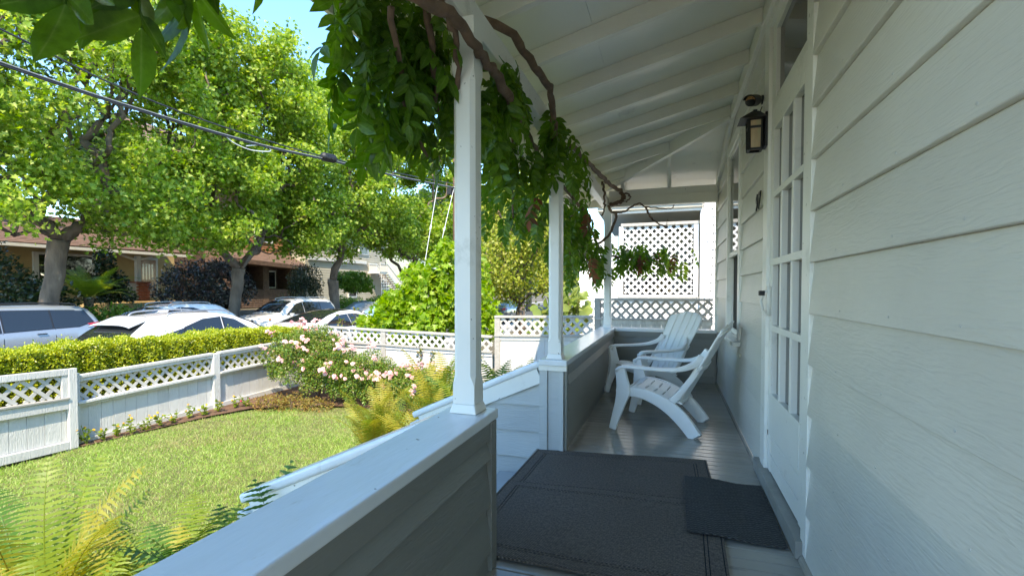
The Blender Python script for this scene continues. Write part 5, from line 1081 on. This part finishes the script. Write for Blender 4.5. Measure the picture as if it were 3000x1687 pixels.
MB().box(-27.372, -27.33, 18.34, 19.1, 1.58, 1.66).build('door_shelf', m_woodd, d1)
MB().box(-27.5, -25.2, 15.9, 20.2, .0, .62).build('porch_floor', m_tan, bg)
for k, y in enumerate((17.1,)):
    MB().box(-26.1, -25.9, y+.08, y+.28, 1.55, 2.92).build('porch_post', m_wht2, bg)
    pr = MB().box(-26.33, -25.67, y-.13, y+.53, 0, 1.53).build('brick_pier', m_mort, bg)
    for r_ in range(19):
        for q in range(3):
            yy = y-.13+.22*q+(.11 if r_ % 2 else 0); y1 = min(yy+.205, y+.53)
            MB().box(-25.672, -25.655, max(yy, y-.13), y1, .01+.08*r_, .075+.08*r_).build('brick', m_brick, pr)
    MB().box(-26.37, -25.63, y-.17, y+.57, 1.53, 1.6).build('pier_cap', m_brick, pr)
MB().bar((-26, 17.3, 2.7), (-26, 18.0, 2.93), .1, .1).bar((-26, 17.2, 2.7), (-26, 16.5, 2.93), .1, .1).build('brace', m_wht2, bg)
rl = MB().box(-26.05, -25.95, 15.6, 16.95, 1.28, 1.36).box(-26.05, -25.95, 15.6, 16.95, .68, .75).build('porch_rail', m_wht2, bg); MB().bar((-26, 15.6, .75), (-26, 16.95, 1.28), .06, .06, (1, 0, 0)).bar((-26, 15.6, 1.28), (-26, 16.95, .75), .055, .06, (1, 0, 0)).build('cross_brace', m_wht2, rl)
for k in range(4): MB().box(-25.2+.3*k, -24.9+.3*k, 18, 20.2, -.1, .5-.16*k).build('brick_step', m_brick, bg)
MB().box(-26, -24.6, 14.4, 17.6, -.4, .55).build('retaining_wall', m_tan, bg)
# shingled house
sh = thing('shingled_house', 'brown cedar-shingled house with deep shaded porch across the street', 'house', (-28, 25, 0))
MB().box(-36, -28.2, 20.5, 29.9, -.1, 9.0).build('upper_wall', m_shd, sh)
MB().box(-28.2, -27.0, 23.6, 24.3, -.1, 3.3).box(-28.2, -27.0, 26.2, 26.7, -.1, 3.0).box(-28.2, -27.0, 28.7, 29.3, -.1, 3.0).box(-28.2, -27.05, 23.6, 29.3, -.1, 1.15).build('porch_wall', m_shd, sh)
MB().add([(-26.3, 22.8, 3.25), (-26.3, 29.9, 2.95), (-28.3, 29.9, 3.9), (-28.3, 22.8, 4.1), (-26.3, 22.8, 2.95), (-26.3, 29.9, 2.68), (-28.3, 29.9, 2.7), (-28.3, 22.8, 2.95)], [(0, 1, 2, 3), (4, 7, 6, 5), (0, 4, 5, 1), (0, 3, 7, 4), (1, 5, 6, 2)]).build('porch_roof', m_shd, sh)
def shingles(x, y0, y1, z0, z1, w, h, mat):
    mb = MB(); r_ = 0; z = z0
    while z < z1:
        y = y0+(w/2 if r_ % 2 else 0)
        while y < y1: ww = w*random.uniform(.75, 1.15); e = random.uniform(0, .012); mb.hexa([(x+.03+e, y, z), (x, y, z), (x, min(y+ww, y1), z), (x+.03+e, min(y+ww, y1), z), (x+.008, y, z+h*1.1), (x, y, z+h*1.1), (x, min(y+ww, y1), z+h*1.1), (x+.008, min(y+ww, y1), z+h*1.1)]); y += ww+.008
        z += h; r_ += 1
    o = mb.build('shingles', mat, sh); o['kind'] = 'stuff'
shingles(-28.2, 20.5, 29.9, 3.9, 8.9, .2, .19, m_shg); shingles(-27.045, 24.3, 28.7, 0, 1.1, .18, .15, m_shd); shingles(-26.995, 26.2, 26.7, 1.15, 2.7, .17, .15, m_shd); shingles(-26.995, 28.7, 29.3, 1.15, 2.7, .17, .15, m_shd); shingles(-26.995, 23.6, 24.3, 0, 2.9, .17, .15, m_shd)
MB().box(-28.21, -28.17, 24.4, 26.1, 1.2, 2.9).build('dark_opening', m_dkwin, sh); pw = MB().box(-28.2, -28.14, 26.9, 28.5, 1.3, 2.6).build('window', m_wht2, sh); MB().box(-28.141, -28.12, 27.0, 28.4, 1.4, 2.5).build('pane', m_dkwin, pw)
MB().add([(-27.2, 19.6, 8.8), (-27.2, 30.6, 8.8), (-31, 30.6, 11.5), (-31, 19.6, 11.5), (-37, 30.6, 8.5), (-37, 19.6, 8.5)], [(0, 1, 2, 3), (3, 2, 4, 5)]).build('roof', m_rsh, sh)
w2 = MB().box(-28.18, -28.10, 26.6, 28.2, 4.6, 6.2).build('window', m_wht2, sh); MB().box(-28.101, -28.08, 26.75, 28.05, 4.75, 6.05).build('pane', m_dkwin, w2)
# clapboard house with outside stair
cb_ = thing('clapboard_house', 'pale beige clapboard house with white outside stair across the street', 'house', (-30, 34, 0))
MB().box(-36, -27.05, 30.3, 41.5, -.2, 7.5).build('wall', m_beige, cb_)
for k in range(38): MB().hexa([(-27.01, 30.28, -.2+.2*k), (-27.05, 30.28, -.2+.2*k), (-27.05, 41.5, -.2+.2*k), (-27.01, 41.5, -.2+.2*k), (-27.04, 30.28, -.005+.2*k), (-27.05, 30.28, -.005+.2*k), (-27.05, 41.5, -.005+.2*k), (-27.04, 41.5, -.005+.2*k)]).build('clapboard', m_beige, cb_)
MB().add([(-26.3, 29.8, 7.3), (-26.3, 42, 7.3), (-31, 42, 10), (-31, 29.8, 10), (-37, 42, 7.2), (-37, 29.8, 7.2)], [(0, 1, 2, 3), (3, 2, 4, 5)]).build('roof', m_rsh, cb_)
for y0, y1, z0, z1 in ((35.4, 36.6, .5, 2.0), (33.0, 34.4, 4.4, 6.0), (37, 38.4, 4.4, 6.0)):
    w_ = MB().box(-27.05, -26.94, y0, y1, z0, z1).build('window', m_wht2, cb_); MB().box(-26.941, -26.92, y0+.12, y1-.12, z0+.12, z1-.12).build('pane', m_dkwin, w_)
MB().box(-26.99, -26.9, 33.9, 34.0, -.2, 7.2).box(-26.98, -26.85, 30.5, 38, 3.55, 3.8).build('trim', m_wht2, cb_)
st_ = MB().box(-26.9, -25.6, 38.2, 39.6, 2.7, 2.85).build('stair_landing', m_wht2, cb_)
for k in range(13): MB().box(-26.7, -25.6, 39.6+.28*k, 39.9+.28*k, 2.5-.2*k, 2.6-.2*k).build('step', m_woodd, st_)
for x in (-25.55, -26.75):
    MB().bar((x, 39.5, 3.55), (x, 43.2, .95), .09, .1).bar((x, 39.5, 2.75), (x, 43.2, .1), .06, .22).bar((x, 38.2, 3.6), (x, 39.5, 3.6), .09, .1).build('stair_rail', m_wht2, st_)
    for k in range(22): f = k/22; MB().bar((x, 39.5+3.7*f, 2.8-2.65*f), (x, 39.5+3.7*f, 3.55-2.6*f), .05, .05, (1, 0, 0)).build('baluster', m_wht2, st_)
    for k in range(8): MB().bar((x, 38.25+.16*k, 2.85), (x, 38.25+.16*k, 3.6), .05, .05, (1, 0, 0)).build('baluster', m_wht2, st_)
fn_ = MB().box(-25.3, -25.2, 42.6, 47.5, 1.15, 1.25).box(-25.3, -25.2, 42.6, 47.5, .2, .3).build('deck_rail', m_wht2, cb_)
for k in range(26): MB().box(-25.28, -25.22, 42.65+.19*k, 42.73+.19*k, .0, 1.2).build('baluster', m_wht2, fn_)
lt_ = MB(); 
for k in range(9): lt_.box(-25.52, -25.49, 38.3+.4*k, 38.36+.4*k, -.2, 2.6-.27*k)
for k in range(9): lt_.box(-25.49, -25.46, 38.3, 41.6-.3*k, -.1+.27*k, -.04+.27*k)
lt_.build('under_stair_lattice', m_wht2, cb_)
fh = thing('green_house', 'pale green house glimpsed furthest down the street behind the trees', 'house', (-30, 52, 0))
MB().box(-38, -26.5, 47, 60, -.2, 6.5).build('wall', M('pale_green_paint', (.45, .53, .45), .6), fh); MB().add([(-26, 46.5, 6.4), (-26, 60.5, 6.4), (-32, 60.5, 9), (-32, 46.5, 9)], [(0, 1, 2, 3)]).build('roof', m_rsh, fh)
w_ = MB().box(-26.5, -26.4, 49, 50.4, 1.2, 3).build('window', m_wht2, fh); MB().box(-26.4, -26.38, 49.1, 50.3, 1.3, 2.9).build('pane', m_dkwin, w_)
# ================================================================== NEIGHBOUR'S HOUSE BEYOND THE SIDE FENCE
nb = thing('neighbouring_house', 'white clapboard house next door with lattice-screened porch', 'house', (0, 11, -.8))
m_nw = M('neighbour_white', (.80, .80, .79), .5, .03, 3, bmp=.2, bscale=30, dirt=((.6, .58, .52), 4, .68), objvar=.02)
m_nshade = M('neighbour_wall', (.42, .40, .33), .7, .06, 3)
def claps(parent, x0, x1, y, z0, z1, ex=.165):
    z = z0
    while z < z1: b = min(z+ex, z1); MB().hexa([(x0, y-.016, z), (x1, y-.016, z), (x1, y+.004, z), (x0, y+.004, z), (x0, y-.001, b), (x1, y-.001, b), (x1, y+.004, b), (x0, y+.004, b)]).build('clapboard', m_nw, parent); z += ex
mw = MB().box(.58, 7, 10.45, 19, -.8, 4.4).build('wall', m_nw, nb); claps(mw, .62, 4.5, 10.446, -.8, 4.4)
MB().box(.56, .66, 10.41, 10.47, -.8, 4.4).build('corner_board', m_nw, nb, bevel=.004)
pw = MB().box(-1.92, -1.06, 10.55, 14, -.8, 2.35).build('porch_wing', m_nw, nb); claps(pw, -1.92, -1.07, 10.546, -.8, 2.3, .175)
MB().box(-1.06, .56, 10.5, 10.6, -.8, 1.0).build('porch_base', m_nw, nb)
MB().box(-1.08, .56, 10.44, 10.56, .985, 1.05).build('lattice_sill', m_weath, nb, bevel=.005)
MB().box(-1.02, .54, 10.44, 10.54, 2.535, 2.60).build('lattice_head', m_weath, nb, bevel=.005)
for x in (-1.06, .44): MB().box(x, x+.09, 10.45, 10.54, 1.05, 2.535).build('porch_post', m_nw, nb, bevel=.004)
lp = MB().box(-.97, .44, 10.49, 10.51, 1.05, 1.09).build('lattice_panel', m_nw, nb)
lattice(lp, 1, 10.50, -.97, .44, K(1.05), K(2.535), m_nw, .042, .155, flip=-1)
MB().box(-1.15, .58, 10.38, 10.48, 2.80, 3.0).build('porch_beam', m_nw, nb, bevel=.004)
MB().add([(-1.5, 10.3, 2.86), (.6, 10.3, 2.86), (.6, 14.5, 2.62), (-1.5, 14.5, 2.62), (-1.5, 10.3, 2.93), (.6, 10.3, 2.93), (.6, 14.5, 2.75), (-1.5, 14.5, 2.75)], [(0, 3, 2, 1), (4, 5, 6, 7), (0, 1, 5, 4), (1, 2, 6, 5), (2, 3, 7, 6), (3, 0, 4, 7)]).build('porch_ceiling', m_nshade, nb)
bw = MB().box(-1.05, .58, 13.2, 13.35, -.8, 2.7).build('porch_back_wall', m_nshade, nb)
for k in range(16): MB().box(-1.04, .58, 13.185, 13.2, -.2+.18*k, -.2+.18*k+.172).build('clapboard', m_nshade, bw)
w_ = MB().box(-.75, .1, 13.10, 13.18, .6, 2.1).build('window', m_nw, nb); MB().box(-.68, .03, 13.08, 13.10, .67, 2.03).build('pane', m_dkwin, w_)
MB().box(-1.6, .6, 10.25, 10.29, 2.95, 3.2).build('fascia', m_nw, nb)
MB().add([(-1.65, 10.2, 3.15), (.6, 10.2, 3.15), (.6, 14, 3.9), (-1.65, 14, 3.15)], [(0, 1, 2, 3)]).build('porch_roof', m_rsh, nb)
for pts in ([(.615, 10.2, 3.3), (.60, 10.25, 2.4), (.585, 10.2, 1.6), (.66, 10.2, .75), (.70, 10.1, .5)], [(.69, 10.2, 3.3), (.79, 10.2, 2.4), (.72, 10.15, 1.0), (.55, 10.1, .4), (.45, 10, .2)]):
    tag(MB().tube(smooth_path(pts, 6), .006, 5).build('black_cable', m_black), 'black cable hanging down the neighbouring white wall'+(', hanging nearer the lattice' if pts[0][0] < .65 else ', hanging nearer the corner'), 'cable', 'cables on the neighbouring wall')
# ================================================================== OVERHEAD LINES
m_cab = M('cable_sheath', (.025, .027, .03), .45, .2, 12)
cb1 = thing('cable_bundle', 'thick bundle of black overhead cables sloping across the trees', 'cable', (-8, 6, 4.0))
def sag(pts, r, name, parent, mat=m_cab, off=(0, 0, 0)): return MB().tube([q+Vector(off) for q in smooth_path(pts, 8)], r, 6).build(name, mat, parent, smooth=True)
main = [(-8, -8, 5.4), (-8, -2, 4.35), (-8, 1.5, 4.08), (-8, 3.73, 4.03), (-8, 5.35, 4.035), (-8, 7.7, 4.15), (-8, 9.83, 4.375), (-8, 13, 4.68), (-8, 17.1, 5.15)]
for k, (dx, dz, r) in enumerate(((0, 0, .013), (.02, .015, .009), (-.019, .014, .009), (.014, -.017, .009), (-.014, -.015, .008), (0, .027, .006))): sag(main, r, 'strand', cb1, m_cab if k != 1 else M('grey_cable', (.25, .25, .26), .4), (dx, 0, dz))
thn = [(-8, -8, 6.4), (-8, -2, 5.2), (-8, 1.5, 4.7), (-8, 3.74, 4.46), (-8, 4.9, 4.30), (-8, 6.25, 4.24), (-8, 8, 4.3), (-8, 9.83, 4.43), (-8, 13, 4.78), (-8, 17.1, 5.30)]
tw = sag(thn, .014, 'overhead_wire', None); tag(tw, 'single thin overhead wire above the cable bundle', 'wire')
spl = thing('splice_case', 'black cylindrical cable splice case hanging on the overhead line', 'splice case', (-8, 9.7, 4.3)); a, b = Vector((-8, 9.55, 4.40)), Vector((-8, 10.05, 4.46))
MB().tube([a, a.lerp(b, .08), a.lerp(b, .12), a.lerp(b, .88), a.lerp(b, .92), b], [.05, .085, .10, .10, .085, .05], 18).build('case', m_black, spl, smooth=False)
for k in range(7): c_ = a.lerp(b, .16+.11*k); MB().tube([c_, c_+(b-a)*.03], [.107, .107], 18).build('rib', m_black, spl)
lp_ = thing('cable_loop', 'white slack loop of cable tied under the cable bundle', 'cable', (-8, 7.3, 4.0)); MB().tube(smooth_path([(-8, 6.9, 4.12), (-8, 7.1, 4.02), (-8, 7.5, 3.99), (-8, 7.95, 4.08), (-8, 7.98, 4.15), (-8, 7.8, 4.17), (-8, 7.4, 4.04)], 6), .010, 6).build('loop', M('white_cable', (.6, .6, .58), .4), lp_)
pl = thing('utility_pole', 'brown wooden utility pole seen just left of the first porch post', 'utility pole', (-8, 17.2, -.85)); MB().tube([(-8, 17.2, -.9), (-8, 17.2, 4), (-8, 17.2, 9)], [.16, .145, .12], 14).build('pole', M('pole_wood', (.16, .085, .05), .85, .25, 6, stretch=(4, 4, .4)), pl, smooth=True)
MB().box(-8.9, -7.1, 17.0, 17.12, 7.6, 7.75).build('crossarm', m_twig, pl); MB().box(-8.3, -8.1, 16.95, 17.1, 4.9, 5.15).build('bracket', m_black, pl)
for k, (p, q) in enumerate((((-8, 15.6, 5.0), (-8, 14.35, 1.3)), ((-8, 17.0, 5.2), (-8, 15.0, 1.2)))):
    gw = MB().tube([p, q], .011, 5).tube([Vector(p).lerp(Vector(q), .42), Vector(p).lerp(Vector(q), .46)], [.03, .03], 8).build('guy_wire', M('galvanised', (.55, .56, .57), .4) if k == 0 else bpy.data.materials['galvanised'])
    tag(gw, 'pale guy wire slanting down '+('further left of the utility pole' if k == 0 else 'close beside the utility pole'), 'wire', 'guy wires')
